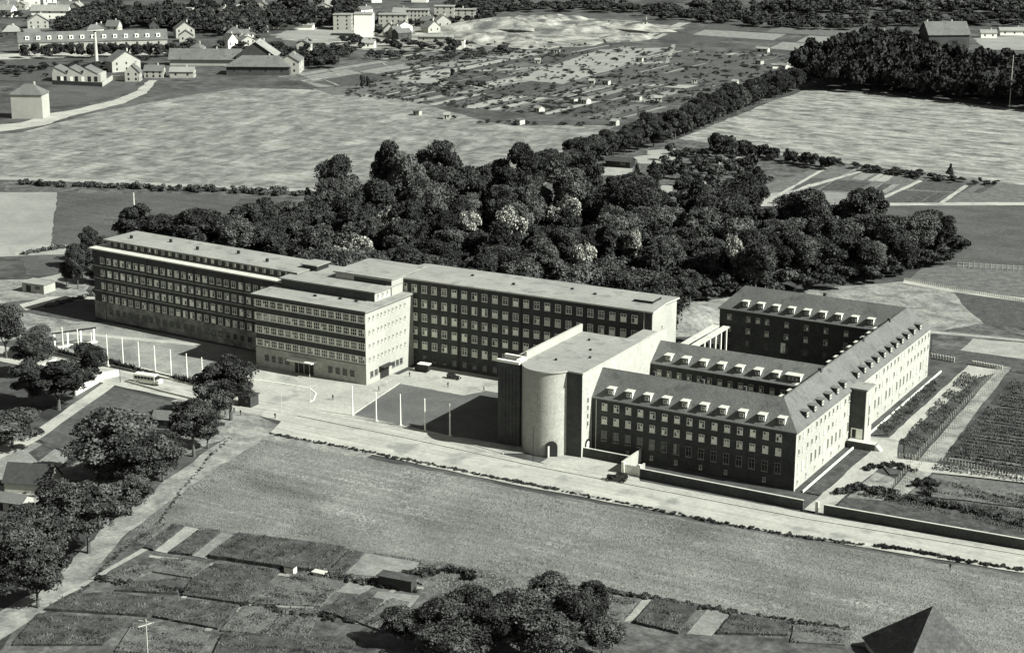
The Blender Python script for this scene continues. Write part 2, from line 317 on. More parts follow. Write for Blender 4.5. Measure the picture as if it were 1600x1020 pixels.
patch('pasture', [(900, 130), (1060, 82), (1300, 95), (1230, 125), (1180, 135)], darkfield, 4, 1)
patch('sand_pit', [(735, 70), (770, 45), (830, 26), (1000, 36), (990, 52), (930, 72), (830, 78)], sand, 6, 3)
patch('cleared_ground', [(420, 55), (560, 40), (740, 45), (700, 78), (590, 80), (440, 62)], sand, 5, 3)
patch('path', [(640, 122), (840, 82), (845, 84), (660, 124)], soilp, 8, .5)
patch('path', [(740, 110), (1040, 96), (1050, 70), (1056, 70), (1046, 99), (740, 113)], track, 7, .5)
patch('path', [(330, 180), (640, 158), (960, 100), (966, 101), (642, 162)], track, 5, .6)
patch('dark_ground', [(-60, 95), (150, 98), (160, 112), (80, 128), (-60, 125)], soil, 4, 1)
patch('pasture', [(66, 140), (95, 133), (215, 128), (205, 145), (120, 165), (70, 168)], darkfield, 5, .8)
patch('street', [(-60, 86), (260, 80), (300, 78), (300, 84), (-60, 96)], gravel, 6, .6)
patch('pale_plot', [(430, 55), (480, 38), (540, 42), (560, 60), (460, 62)], paleplot, 7, 1)
patch('pale_plot', [(1520, 60), (1700, 52), (1700, 80), (1540, 78)], paleplot, 5, 1)

# ---------------------------------------------------------------- windows, dormers
def frame_mesh(w, h, cols, trans=None, t=.11, dep=.13, m=None, sill=True):
    m = m or white; b = MB(); x0, x1, z0, z1 = -w / 2, w / 2, -h / 2, h / 2
    b.box(x0, x0 + t, -dep, .02, z0, z1, m); b.box(x1 - t, x1, -dep, .02, z0, z1, m)
    b.box(x0 + t, x1 - t, -dep, .02, z1 - t, z1, m); b.box(x0 + t, x1 - t, -dep, .02, z0, z0 + t, m)
    for c in range(1, cols): x = x0 + w * c / cols; b.box(x - t * .4, x + t * .4, -dep + .02, .015, z0 + t, z1 - t, m)
    if trans is not None: z = z0 + h * trans; b.box(x0 + t, x1 - t, -dep + .03, .01, z - t * .4, z + t * .4, m)
    if sill: b.box(x0 - .08, x1 + .08, -dep - .12, .02, z0 - .1, z0 - .003, m)
    return b.mesh('window_frame')
def pane_mesh(w, h, cols, trans, seed, p):      # one sheet of glass panes, some with a blind drawn behind
    r = random.Random(seed); b = MB(); x0, z0 = -w / 2 + .06, -h / 2 + .06; W_, H_ = w - .12, h - .12
    zs = [0, trans, 1] if trans else [0, 1]
    drawn = [r.random() < p for _ in range(cols)]
    for c in range(cols):
        for a, d in zip(zs[:-1], zs[1:]):
            lower = a == 0
            mm = blind if (drawn[c] and lower) or r.random() < p * .15 else glass
            b.box(x0 + W_ * c / cols, x0 + W_ * (c + 1) / cols, -.055, -.03, z0 + H_ * a, z0 + H_ * d, mm)
    return b.mesh('window_pane')
def wset(w, h, cols, trans, p, m=None, n=10, t=.13, sill=True):
    return frame_mesh(w, h, cols, trans, t=t, m=m, sill=sill), [pane_mesh(w, h, cols, trans, k * 13 + int(w * 100), p) for k in range(n)]
W_MID = wset(1.75, 2.2, 2, .64, .75); W_RIB = wset(2.15, 2.1, 3, .5, .05, t=.15); W_LEFT = wset(1.7, 2.0, 2, .66, .45)
W_SOUTH = wset(1.45, 1.8, 2, .62, .75); W_TALL = wset(1.55, 2.7, 2, .62, .0, m=mat('grey_stone_frame', .17, .24, sc=.6)); W_SLOT = wset(.75, 1.5, 1, None, .35, m=offw, t=.08)
W_SLOTT = wset(.75, 2.6, 1, None, .25, m=offw, t=.08); W_DIM = wset(1.4, 1.7, 2, .6, 0, m=mat('grey_wood_frame', .10, .15, sc=.6)); W_ATT = wset(1.3, 1.3, 2, None, .3, m=offw)
W_SMALL = wset(.8, 1.1, 1, .5, 0, m=offw); W_DORM = wset(1.1, .95, 2, None, .1, t=.1, sill=False); W_COURT = wset(1.3, 1.6, 2, .6, .5, m=offw)
WR = random.Random(11)
def window(parent, ws, x, y, z, rz=0.0, name='window'):
    o = link(name, ws[0], parent, (x, y, z), rz); link('pane', WR.choice(ws[1]), o); return o
def row(parent, ws, xs, y, z, rz=0.0):
    for x in xs:
        if rz == 0: window(parent, ws, x, y, z)
        else: window(parent, ws, y, x, z, rz)          # along a wall that faces +X
def lin(a, b, n): return [a + (b - a) * i / (n - 1) for i in range(n)]
E90 = math.pi / 2
def dormer_mesh(w, h, sl, slate_shade=False):
    white, offw = (globals()['tile'], globals()['black']) if slate_shade else (globals()['white'], globals()['offw'])  # dark set: shade on the south cheeks put into the colour
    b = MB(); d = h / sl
    b.face([(-w / 2, 0, 0), (w / 2, 0, 0), (w / 2, 0, h), (-w / 2, 0, h)], MATS['grey_wood_frame'] if not slate_shade else offw)
    b.face([(w / 2, 0, 0), (w / 2, d, h), (w / 2, 0, h)], white); b.face([(-w / 2, 0, 0), (-w / 2, 0, h), (-w / 2, d, h)], offw)  # right cheek paler, left one darker: sun and shade painted in
    rt = white if slate_shade else conc
    b.slab([(-w / 2 - .2, -.3, h + .16), (w / 2 + .2, -.3, h + .16), (w / 2 + .2, d + .3, h + .16 + .05), (-w / 2 - .2, d + .3, h + .16 + .05)], .16, rt)
    return b.mesh('dormer')
DM = {}
def dormer(parent, x, y, z, rz, w=1.75, h=1.75, sl=1.07, slate_shade=False):
    k = (w, h, sl, slate_shade)
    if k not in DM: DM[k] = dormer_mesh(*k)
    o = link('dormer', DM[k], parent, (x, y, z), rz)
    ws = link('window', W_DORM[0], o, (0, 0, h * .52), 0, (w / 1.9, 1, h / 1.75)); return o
# ---------------------------------------------------------------- the east group of pitched wings
EV, HR, HW = 14.5, 20.8, 5.9
INN = .45                                     # walls stand inside the eaves
# south wing
so = empty('brick_wing', (-54, 0, 0)); tag(so, 'long dark brick south wing with ten white dormers facing the pale road', 'building')
L_ = 42.2
MB().box(.0, L_ + .44, INN, 11.8 - INN, 0, EV - .3, brick).build('wall', so)
MB().box(0, L_, .2, 11.8 - .2, EV - .3, EV - .03, offw).build('cornice', so)
r = MB(); r.slab([(0, 0, EV), (L_, 0, EV), (L_ + HW, HW, HR), (0, HW, HR)], .28, tile)
r.slab([(0, HW, HR), (L_ + HW, HW, HR), (L_, 11.8, EV), (0, 11.8, EV)], .28, tile)
r.face([(0.01, INN, EV - .3), (0.01, HW, HR - .3), (0.01, 11.8 - INN, EV - .3)], brick)
r.build('roof', so)
SX = lin(3.5, 49.4, 15)
for zz, ws in ((12.5, W_SOUTH), (9.0, W_SOUTH), (4.9, W_TALL)): row(so, ws, SX[:12], INN, zz)
row(so, W_SMALL, SX[2:12:2], INN, 1.5)
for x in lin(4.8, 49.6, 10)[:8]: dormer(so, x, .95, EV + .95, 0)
MB().tube([(1.2, INN - .1, 0), (1.2, INN - .1, EV)], [.08, .08], white).build('downpipe', so)
for x in (14, 27, 38): BX(x - .35, x + .35, HW + .2, HW + .9, HR - .6, HR + .9, brick).build('chimney', so)
# east wing
ea = empty('brick_wing', (-11.8, 0, 0)); tag(ea, 'long east wing with pale sunlit facade and hipped roof beside the kitchen gardens', 'building')
Y2 = 106.5; EX = 11.8
MB().box(INN, EX - INN - .02, INN + .01, Y2 - INN, 0, EV - .3, brick).build('wall', ea)
BX(EX - INN - .02, EX - INN + .1, INN, Y2 - INN, 0, EV - .3, pale).build('facade', ea)  # pale skin: sunlight on the east brick put into its colour
MB().box(EX - .4, EX - .12, .2, Y2 - .2, EV - .3, EV - .03, offw).box(.0, EX - .4, .2, .42, EV - .3, EV - .03, offw).build('cornice', ea)
r = MB()
r.slab([(EX, 0, EV), (EX, Y2, EV), (HW, Y2 - HW, HR), (HW, HW, HR)], .28, tile)
r.slab([(0, 0, EV), (EX, 0, EV), (HW, HW, HR)], .28, tile)
r.slab([(HW, HW, HR), (HW, Y2 - HW, HR), (0, Y2 - 11.8, EV), (0, 11.8, EV)], .28, tile)
r.slab([(EX, Y2, EV), (0, Y2, EV), (HW, Y2 - HW, HR)], .28, tile)
r.build('roof', ea)
MB().box(HW - .15, HW + .15, HW, Y2 - HW, HR - .02, HR + .12, tile).build('ridge_tiles', ea)
for zz, ws in ((12.5, W_SOUTH), (9.0, W_SOUTH), (4.9, W_TALL)): row(ea, ws, [x - L_ for x in SX[12:]], INN + .01, zz)
row(ea, W_SMALL, [x - L_ for x in SX[13:14]], INN, 1.5)
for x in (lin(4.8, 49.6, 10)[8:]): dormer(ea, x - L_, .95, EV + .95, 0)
XE = EX - INN + .1
EY = lin(2.6, 37.4, 13) + lin(46.5, 104.5, 20)
row(ea, W_SLOT, EY, XE, 12.6, E90); row(ea, W_SLOT, EY, XE, 9.1, E90); row(ea, W_SLOTT, EY, XE, 5.0, E90); row(ea, W_SMALL, EY[::2], XE, 1.6, E90)
for y in (9, 14.2, 19.4, 24.8, 30.2, 35.6, 45.5, 50.7, 55.9, 61.2, 66.6, 72, 77, 81.9, 87, 92.5, 98): dormer(ea, EX - .95, y, EV + .95, E90, slate_shade=True)
for y in (17, 22.3, 27.6, 50.5, 55.8, 61.1, 66.4, 71.7, 77, 82.3, 87.6): dormer(ea, .95, y, EV + .95, -E90)
MB().tube([(EX - .18, .28, 0), (EX - .18, .28, EV)], [.12, .12], white).build('downpipe', ea)
for y in (30, 62, 84): BX(HW - .4, HW + .4, y, y + 1.0, HR - .6, HR + .8, brick).build('chimney', ea)
# stair tower on the east front
MB().box(XE + .02, EX + 3.6, 38.6, 44, 0, 14.8, brick).box(EX + 3.6, EX + 3.72, 38.6, 44, 0, 14.8, pale).build('stair_tower', ea)  # pale east skin paints the sunlit side of the brick tower
MB().box(EX - 1.6, EX + 4.1, 38.2, 44.4, 14.8, 15.2, roofm).build('tower_roof', ea)
d = MB().box(XE + .6, EX + 3.2, 38.48, 38.6, 2.0, 4.6, white).build('door', ea); BX(XE + .9, XE + 1.9, 38.42, 38.48, 2.1, 4.3, dark).build('door_glass', d)
for zz in (6, 9, 12): window(ea, W_SLOTT, EX + 3.72, 41.3, zz, E90)
# middle low wing
mi = empty('brick_wing', (-54, 33.9, 0)); tag(mi, 'lower middle wing between the two courts with grey tiled roof and row of dormers', 'building')
MB().box(0, 42.64, INN, 12.1, 0, EV - .3, brick).build('wall', mi)
MB().box(0, 42.2, .2, .42, EV - .3, EV - .03, offw).build('cornice', mi)
r = MB(); r.slab([(0, 0, EV), (42.2, 0, EV), (46.6, 6.1, 19.3), (0, 6.1, 19.3)], .28, tile); r.slab([(0, 6.1, 19.3), (46.6, 6.1, 19.3), (42.2, 12.3, EV), (0, 12.3, EV)], .28, tile); r.build('roof', mi)
row(mi, W_COURT, lin(2.5, 40, 14), INN, 12.2); row(mi, W_COURT, lin(2.5, 40, 14), INN, 8.7)
for x in lin(4.5, 34.7, 7): dormer(mi, x, 1.1, EV + .9, 0, sl=.79, h=1.5)
dormer(mi, 39.4, 1.1, EV + .9, 0, w=4.0, h=1.5, sl=.79)
# north wing
no = empty('brick_wing', (-61, 95, 0)); tag(no, 'north wing with nine white dormers in front of the dark wood', 'building')
MB().box(INN, 49.64, INN, 11.4, 0, EV - .3, brick).build('wall', no)
MB().box(.2, 49.2, .2, .42, EV - .3, EV - .03, offw).build('cornice', no)
r = MB(); r.slab([(0, 0, EV), (49.2, 0, EV), (49.2 + HW, HW, HR), (HW, HW, HR)], .28, tile)
r.slab([(HW, HW, HR), (49.2 + HW, HW, HR), (49.2, 11.8, EV), (0, 11.8, EV)], .28, tile); r.slab([(0, 11.8, EV), (0, 0, EV), (HW, HW, HR)], .28, tile); r.build('roof', no)
NX = [3.6, 9.6, 15.5, 21.5, 27.5, 33.5, 39.5, 45.5]
row(no, W_COURT, NX + [12.6], INN, 12.2); row(no, W_COURT, NX, INN, 8.6); row(no, W_DIM, NX, INN, 4.8)
for x in lin(8.2, 46.2, 9): dormer(no, x, .95, EV + .95, 0)
BX(20, 21.4, INN - .12, INN, 3.6, 6.6, white).build('door', no)
for x in (14, 30): BX(x, x + .8, HW + .2, HW + 1, HR - .6, HR + .8, brick).build('chimney', no)
# colonnade in the north court
pg = empty('colonnade', (-62, 78, 0)); tag(pg, 'white flat roofed colonnade crossing the shaded court behind the grey roof', 'covered walk')
MB().box(0, 2.0, -14, 17, 9.1, 9.5, offw).build('roof', pg); MB().box(3.2, 5.2, -14, 17, 9.1, 9.5, offw).build('roof', pg)
for y in np.arange(-13, 17, 4): BX(4.4, 4.9, y, y + .5, 0, 9.1, white).build('column', pg)
# ---------------------------------------------------------------- chapel
NZ = 22.0
ch = empty('chapel', (-71, -5, 0)); tag(ch, 'tall windowless brick chapel with rounded apse at the roadside', 'chapel')
X1 = 17.0
def arc(cx, w, D, n, cy=0, grow=0):
    Rr = (w * w + D * D) / (2 * D); a0 = math.asin(w / Rr); Rr2 = Rr + grow
    return [(cx + Rr2 * math.sin(-a0 + 2 * a0 * k / n), cy + (Rr - D) - Rr2 * math.cos(-a0 + 2 * a0 * k / n)) for k in range(n + 1)]
ap = arc(6.5, 6.15, 3.9, 28)
MB().prism([(0, 0)] + ap + [(X1, 0), (X1, 33), (0, 33)], 0, NZ - .25, chapel_b).build('wall', ch)
ap2 = arc(6.5, 6.15, 3.9, 28, grow=.3)
MB().prism([(-.3, -.3)] + ap2 + [(X1 + .25, -.3), (X1 + .25, 33.2), (-.3, 33.2)], NZ - .25, NZ + .1, chapel_b, roofm).build('roof', ch)
MB().box(X1 - .02 - .7, X1, 33.02, 48.5, 0, NZ - .25, chapel_b).box(10.4, X1 - .72, 33.02, 48.2, 0, NZ - 1.4, chapel_b, roofm).build('link_wall', ch)
# raised gutter walk on the west side and the bell loft
MB().box(-2.6, -.32, 3.2, 33.2, NZ - .2, NZ + 1.1, pale).box(-1.0, -.33, 3.0, 33.3, NZ + 1.1, NZ + 2.1, pale).build('parapet', ch)
BX(-2.6, -.02, 3.2, 33, 0, NZ - .21, chapel_b).build('aisle_wall', ch)
MB().box(-6.6, -.32, -.6, 3.1, 0, NZ - .3, dbrick).build('bell_tower', ch)  # tower darker than the nave brick, its shade painted in
BX(12.75, X1 - .01, -.06, 0, 0, NZ - .26, dbrick).build('south_wall', ch)  # thin dark skin painting shade on the nave's south face
t_ = MB().box(-6.8, -.35, -.9, -.1, NZ - .3, NZ + .35, white).box(-6.4, -.35, 2.4, 3.15, NZ - .3, NZ + .9, white).box(-1.6, -.36, -.1, 2.4, NZ - .3, NZ + .7, white).box(-6.8, -6.2, -.1, 2.4, NZ - .3, NZ - .1, brick); t_.build('tower_rim', ch)
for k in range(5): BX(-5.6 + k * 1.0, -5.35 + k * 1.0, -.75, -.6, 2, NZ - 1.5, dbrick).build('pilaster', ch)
for zz in (17.0, 14.3, 12.3, 10.2, 8.2): window(ch, W_SLOT, X1, 3.0, zz, E90)
def arch(b, w, h, y0, y1, m, n=10):
    pts = [(w / 2, 0), (w / 2, h - w / 2)] + [(w / 2 * math.cos(a), h - w / 2 + w / 2 * math.sin(a)) for a in np.linspace(0, math.pi, n)][1:-1] + [(-w / 2, h - w / 2), (-w / 2, 0)]
    k = len(pts); i0 = len(b.v); i = b.mi(m)
    b.v += [(p[0], y0, p[1]) for p in pts] + [(p[0], y1, p[1]) for p in pts]
    b.f += [tuple(range(i0 + k - 1, i0 - 1, -1)), tuple(range(i0 + k, i0 + 2 * k))]; b.m += [i, i]
    for a in range(k): q = (a + 1) % k; b.f.append((i0 + a, i0 + q, i0 + k + q, i0 + k + a)); b.m.append(i)
    return b
a_ = 0.62; px_, py_ = ap[21]
dn = math.atan2(py_ - (-3.9 + ((6.15 ** 2 + 3.9 ** 2) / 7.8)), px_ - 6.5) + E90
dr = arch(MB(), 2.9, 4.2, -.45, .3, dark).build('doorway', ch, (px_, py_, 0), dn); BX(-.95, -.55, -.5, -.452, 0, 3.0, white).build('door', dr)
dr = arch(MB(), 2.6, 4.2, -.25, .3, dark).build('doorway', ch, (X1, 3.1, 0), E90); arch(MB(), 1.7, 3.6, -.30, -.255, white).build('door', dr)
# vents on the roof
for x, y in ((6, 6), (9.5, 18), (5, 26), (12.5, 12)): BX(x, x + .5, y, y + .5, NZ + .1, NZ + .6, dark).build('roof_vent', ch)
# ---------------------------------------------------------------- middle wing of the hospital
mw = empty('hospital_wing', (-139, 41, 0), math.radians(1.6)); tag(mw, 'tall dark brick block with five rows of white windows and flat pale roof', 'building')
LM, DMW, ZM = 80.8, 17.0, 25.8
MB().box(0, LM - .2, .4, DMW, 0, ZM - .5, brick).build('wall', mw); BX(LM - .2, LM, .4, DMW, 0, ZM - .5, pale).build('end_wall', mw)  # east end coloured pale as sunlit brick
r = MB(); r.slab([(-.5, -.4, ZM), (LM + .6, -.4, ZM), (LM + .6, DMW * .5, ZM + .5), (-.5, DMW * .5, ZM + .5)], .4, roofm, offw)
r.slab([(-.5, DMW * .5, ZM + .5), (LM + .6, DMW * .5, ZM + .5), (LM + .6, DMW + .6, ZM), (-.5, DMW + .6, ZM)], .4, roofm, offw); r.build('roof', mw)
BX(LM - 8, LM - 2.5, 6, 12, ZM + .2, ZM + 1.1, dark, roofm).build('roof_hatch', mw)
for k, zz in enumerate((22.9, 18.65, 14.5, 10.35, 6.2)): row(mw, W_MID, lin(2.9, 75.6, 23), .4, zz)
row(mw, W_DIM, lin(2.9, 75.6, 23), .4, 2.2)
for zz in (19.8, 15.2, 10): window(mw, W_SMALL, LM, 7, zz, E90)
for x, y in ((20, 9), (35, 6), (52, 9), (60, 7)): BX(x, x + .7, y, y + .7, ZM + .3, ZM + .9, dark).build('roof_vent', mw)
MB().box(-.3, 2.8, -5.5, .38, 3.9, 4.2, white).box(-.2, .0, -5.4, -5.2, 0, 3.9, white).box(2.5, 2.7, -5.4, -5.2, 0, 3.9, white).build('canopy', mw, (2.5, 0, 0))
BX(-.1, 3, .2, .38, 0, 3.5, dark).build('door', mw, (2.5, 0, 0))
# ---------------------------------------------------------------- entrance block
CZ = 21.7
cb = empty('entrance_block', (-172, 16.8, 0)); tag(cb, 'cubic entrance block with four ribbon window bands above a limestone ground floor', 'building')
LC, DC = 39.0, 25.0
MB().box(.4, LC - .45, .5, DC, 5.85, CZ - .5, brick).build('wall', cb)
BX(.25, LC - .46, .3, DC, 0, 5.85, stone).build('ground_floor', cb)
BX(LC - .45, LC - .3, .3, DC, 0, CZ - .5, pale).build('side_facade', cb)  # sunlit look of the east side put into a pale skin
MB().box(-.5, LC + .3, -.5, DC, CZ - .5, CZ, roofm, roofm).box(-.52, LC + .32, -.52, -.3, CZ - .42, CZ - .1, brick).build('roof', cb)
RX = lin(1.75, LC - 1.8, 15)
for zz in (19.0, 15.1, 11.2, 7.3):
    row(cb, W_RIB, RX, .5, zz)
    for x in [RX[0] - 1.28] + [(a + b) / 2 for a, b in zip(RX[:-1], RX[1:])] + [RX[-1] + 1.28]: BX(x - .14, x + .14, .30, .5, zz - 1.1, zz + 1.1, white).build('pier', cb)
row(cb, W_DIM, [4.2, 6.6, 9.0, 11.4, 26.5, 29, 31.5, 34], .3, 3.0)
BX(14.2, 20.6, .15, .3, 0, 4.2, dark).build('doors', cb); MB().box(13.2, 22, -2.6, .3, 4.3, 4.65, white).build('canopy', cb)
for x in (15.5, 17.4, 19.3): BX(x - .08, x + .08, .07, .15, 0, 4.1, offw).build('door_post', cb)
SY = [2.2, 4.2, 6.5, 8.3, 10.1, 12, 14, 16, 18, 20.3]
for zz in (19.1, 15.2, 11.3, 7.4): row(cb, W_SMALL, SY, LC - .3, zz, E90)
row(cb, W_DIM, [3, 5.2, 14, 16, 18], LC - .3, 2.8, E90)
MB().box(LC - .3, LC - .1, 7.2, 11.4, 0, 3.6, dark).build('door', cb); BX(LC - .3, LC + 1.6, 6.6, 12, 3.7, 4.0, dark).build('door_canopy', cb)
for x, y in ((17, 6), (25, 7), (30.5, 7)): BX(x, x + .9, y, y + .5, CZ, CZ + .5, dark).build('roof_vent', cb)
# penthouse
PZ = 24.6
MB().box(3.0, 35.4, 9.8, 30, CZ, PZ - .4, brick).build('penthouse_wall', cb)
MB().box(2.3, 36.0, 9.3, 30, PZ - .4, PZ, roofm).build('penthouse_roof', cb)
BX(35.4, 35.55, 9.8, 22, CZ, PZ - .4, stone).build('penthouse_end', cb)  # lighter east skin, sunlit tone of the brick painted in
for y in (11.4, 13.8, 16.2): window(cb, W_SMALL, 35.55, y, CZ + 1.4, E90)
MB().box(16.4, 35.75, 17.9, 34, PZ, 25.9, brick).box(35.75, 35.9, 17.9, 25, CZ, 25.9, pale).build('link_wall', cb)  # pale strip stands for sunlight on the brick's east face
BX(16.5, 22.9, 17.8, 17.9, PZ, 25.9, stone).build('lantern_front', cb)
BX(15.9, 36.3, 17.4, 36, 26.3, 26.65, roofm).build('link_roof', cb); BX(16.4, 35.9, 17.9, 35.5, 25.9, 26.3, offw).build('link_cornice', cb)
MB().box(2.5, 7.5, 21, 27, PZ, PZ + 1.5, dark).box(2.0, 8, 20.5, 27.5, PZ + 1.5, PZ + 1.8, roofm).build('roof_hatch', cb)
# ---------------------------------------------------------------- west wing
ww = empty('hospital_wing', (-248.7, 32.6, 0), math.radians(-3.3)); tag(ww, 'long west wing with set back attic storey and mottled ground floor', 'building')
LW, DW = 80.5, 18.0
MB().box(.5, LW, .9, DW, 5.6, 22.4, brick).build('wall', ww); BX(.3, LW, .7, DW, 0, 5.6, ivy_stone).build('ground_floor', ww)
BX(-.3, LW + 1, 0, DW + .3, 22.4, 22.8, conc).build('ledge', ww)
for zz in (17.2, 13.15, 9.1): BX(.3, LW, .78, .9, zz - .1, zz + .06, conc).build('string_course', ww)
MB().box(5, LW - .5, 4.6, DW - .6, 22.8, 24.8, brick).build('attic_wall', ww)
BX(2.6, LW + 1.2, 3.6, DW + .2, 24.8, 25.2, roofm).build('attic_roof', ww)
for zz in (19.1, 15.0, 10.9, 6.9): row(ww, W_LEFT, lin(4.6, 76.5, 26), .9, zz)
row(ww, W_DIM, lin(4.6, 76.5, 26)[1::1], .7, 3.0)
row(ww, W_ATT, lin(7, 77, 25), 4.6, 23.9)
MB().tube([(5.5, .4, 0), (5.5, .4, 22)], [.1, .1], brick).build('downpipe', ww)
for x in (1.4, 20.8, 41, 61.2, 78.4): MB().tube([(x, .28, 0), (x, .28, ZM - .6)], [.09, .09], offw if x in (1.4, 78.4) else dark).build('downpipe', mw)
for x in (24.2, 43.5, 62.8): MB().tube([(x, .78, 5.6), (x, .78, 22.3)], [.09, .09], dark).build('downpipe', ww)
for k in range(5): BX(9 + k * 14, 9.7 + k * 14, 9 + (k % 2) * 3, 9.7 + (k % 2) * 3, 25.2, 26.2, dark).build('roof_vent', ww)
# ---------------------------------------------------------------- court walls, gate
def wall(name, pts, h, th, m, label, cat='wall', cap=None):
    b = MB()
    for (x0, y0), (x1, y1) in zip(pts[:-1], pts[1:]):
        a = math.atan2(y1 - y0, x1 - x0); nx, ny = -math.sin(a) * th / 2, math.cos(a) * th / 2
        q = [(x0 + nx, y0 + ny), (x0 - nx, y0 - ny), (x1 - nx, y1 - ny), (x1 + nx, y1 + ny)]
        b.prism(q, 0, h, m, m)
    o = b.build(name); tag(o, label, cat)
    if cap:
        c = MB()
        for (x0, y0), (x1, y1) in zip(pts[:-1], pts[1:]):
            a = math.atan2(y1 - y0, x1 - x0); nx, ny = -math.sin(a) * (th / 2 + .06), math.cos(a) * (th / 2 + .06)
            c.prism([(x0 + nx, y0 + ny), (x0 - nx, y0 - ny), (x1 - nx, y1 - ny), (x1 + nx, y1 + ny)], h + .003, h + .12, cap)
        c.build('coping', o)
    return o
wall('garden_wall', [(-57.9, -3.9), (-41.3, -3.9)], 2.5, .4, brick, 'short dark brick wall from the chapel to the white gate', cap=conc)
wall('garden_wall', [(-35.4, -10.1), (6.0, -10.1)], 2.4, .4, brick, 'dark brick wall below the south wing along the road', cap=conc)
wall('garden_wall', [(11, -10.3), (60, -7.6), (150, 1)], 2.4, .4, brick, 'long dark brick wall running out to the right frame edge', cap=conc)
gt = empty('gatehouse', (-40.6, -9.6, 0)); tag(gt, 'small white gate between the two roadside brick walls', 'gate')
MB().box(.2, .6, .2, 9.6, 0, 3.4, pale).box(4.6, 5.0, .2, 2.6, 0, 2.8, pale).build('side_wall', gt)
MB().box(0, .7, -.3, .3, 0, 3.2, white).box(4.5, 5.2, -.3, .3, 0, 3.2, white).build('gate_post', gt)
for k in range(8): BX(.85 + k * .46, 1.2 + k * .46, -.06, .06, .1, 2.7, white).build('gate_board', gt)
BX(.72, 4.48, .07, .14, 2.0, 2.2, offw).build('rail', gt)
gp = MB().box(-.35, .35, -.35, .35, 0, 2.9, conc).build('gate_pillar', None, (9.4, -10.3, 0)); tag(gp, 'single pale gate pillar at the garden drive opening', 'pillar')
# east front: sunken strip with low parapet, landing, drives
wall('low_parapet', [(1.9, .5), (1.9, 36)], .5, .25, white, 'low white parapet beside the near half of the east facade')
wall('low_parapet', [(1.9, 47), (1.9, 112)], .5, .25, white, 'low white parapet beside the far half of the east facade')
ld = empty('landing', (0, 36.2, 0)); tag(ld, 'dark walled landing before the stair tower door', 'landing')
MB().box(.2, 7.4, 0, 2.3, 0, 1.9, brick, conc).build('platform', ld)
for k in range(4): BX(7.4 + k * .4, 7.8 + k * .4, .3, 2.2, 0, 1.5 - k * .4, conc).build('step', ld)
wpatch('grass_strip', [(2.4, .5), (6.2, .5), (6.6, 35.5), (2.4, 35.5)], crop1, 12, .1)
wpatch('drive', [(6.2, -10), (11, -10.3), (12.3, 25), (14, 34), (10.5, 46), (10.7, 65), (13, 112), (18, 122), (7, 122), (7, 112), (7.2, 48), (2.2, 46), (2.2, 36.2), (6.6, 36)], gravel, 12, .2)
wpatch('garden_bed', [(2.4, 48), (6.7, 50), (6.7, 108), (2.4, 108)], crop1, 12, .2)
wpatch('garden_bed', [(10.5, 50), (14.3, 38), (19, 30), (16, 100), (12.5, 104)], crop1, 11, .3)
wpatch('garden_bed', [(12.6, 27), (16, 22), (21.5, 26), (18, 32), (14.5, 33)], crop1, 13, .2)
wpatch('garden_bed', [(12.2, -5), (19, -4.5), (20, 6), (18, 20), (12.5, 22)], scrubp, 12, .3)
wpatch('garden_bed', [(11.5, 2), (20, 4.5), (60, 12), (60, -3), (13, -8.5)], crop1, 13, .4)
wpatch('garden_path', [(20, 6), (23.5, 7.5), (24.5, 28), (21, 80), (18.5, 126), (15.5, 126), (18, 60)], track, 14, .2)
wpatch('garden_path', [(14, 34), (12.5, 26), (60, 36), (60, 40)], gravel, 14, .2)
wpatch('garden_path', [(11.5, -8.6), (60, -5.2), (150, 3), (150, 6), (60, -3), (12, -6)], gravel, 14, .2)
rg = random.Random(5)
for k in range(34):
    y = 40 + k * 2.6; wpatch('crop_row', [(25, y), (62, y + 3), (62, y + 4.6), (25, y + 1.5)], rg.choice([crop1, crop1, crop2, soil]), 13, .15, 3)
wpatch('field_plot', [(24, 12), (62, 19), (62, 34), (25, 28)], crop2, 12, .3)
wpatch('field_plot', [(62, 12), (140, 26), (140, 140), (60, 130)], crop1, 11, .3)
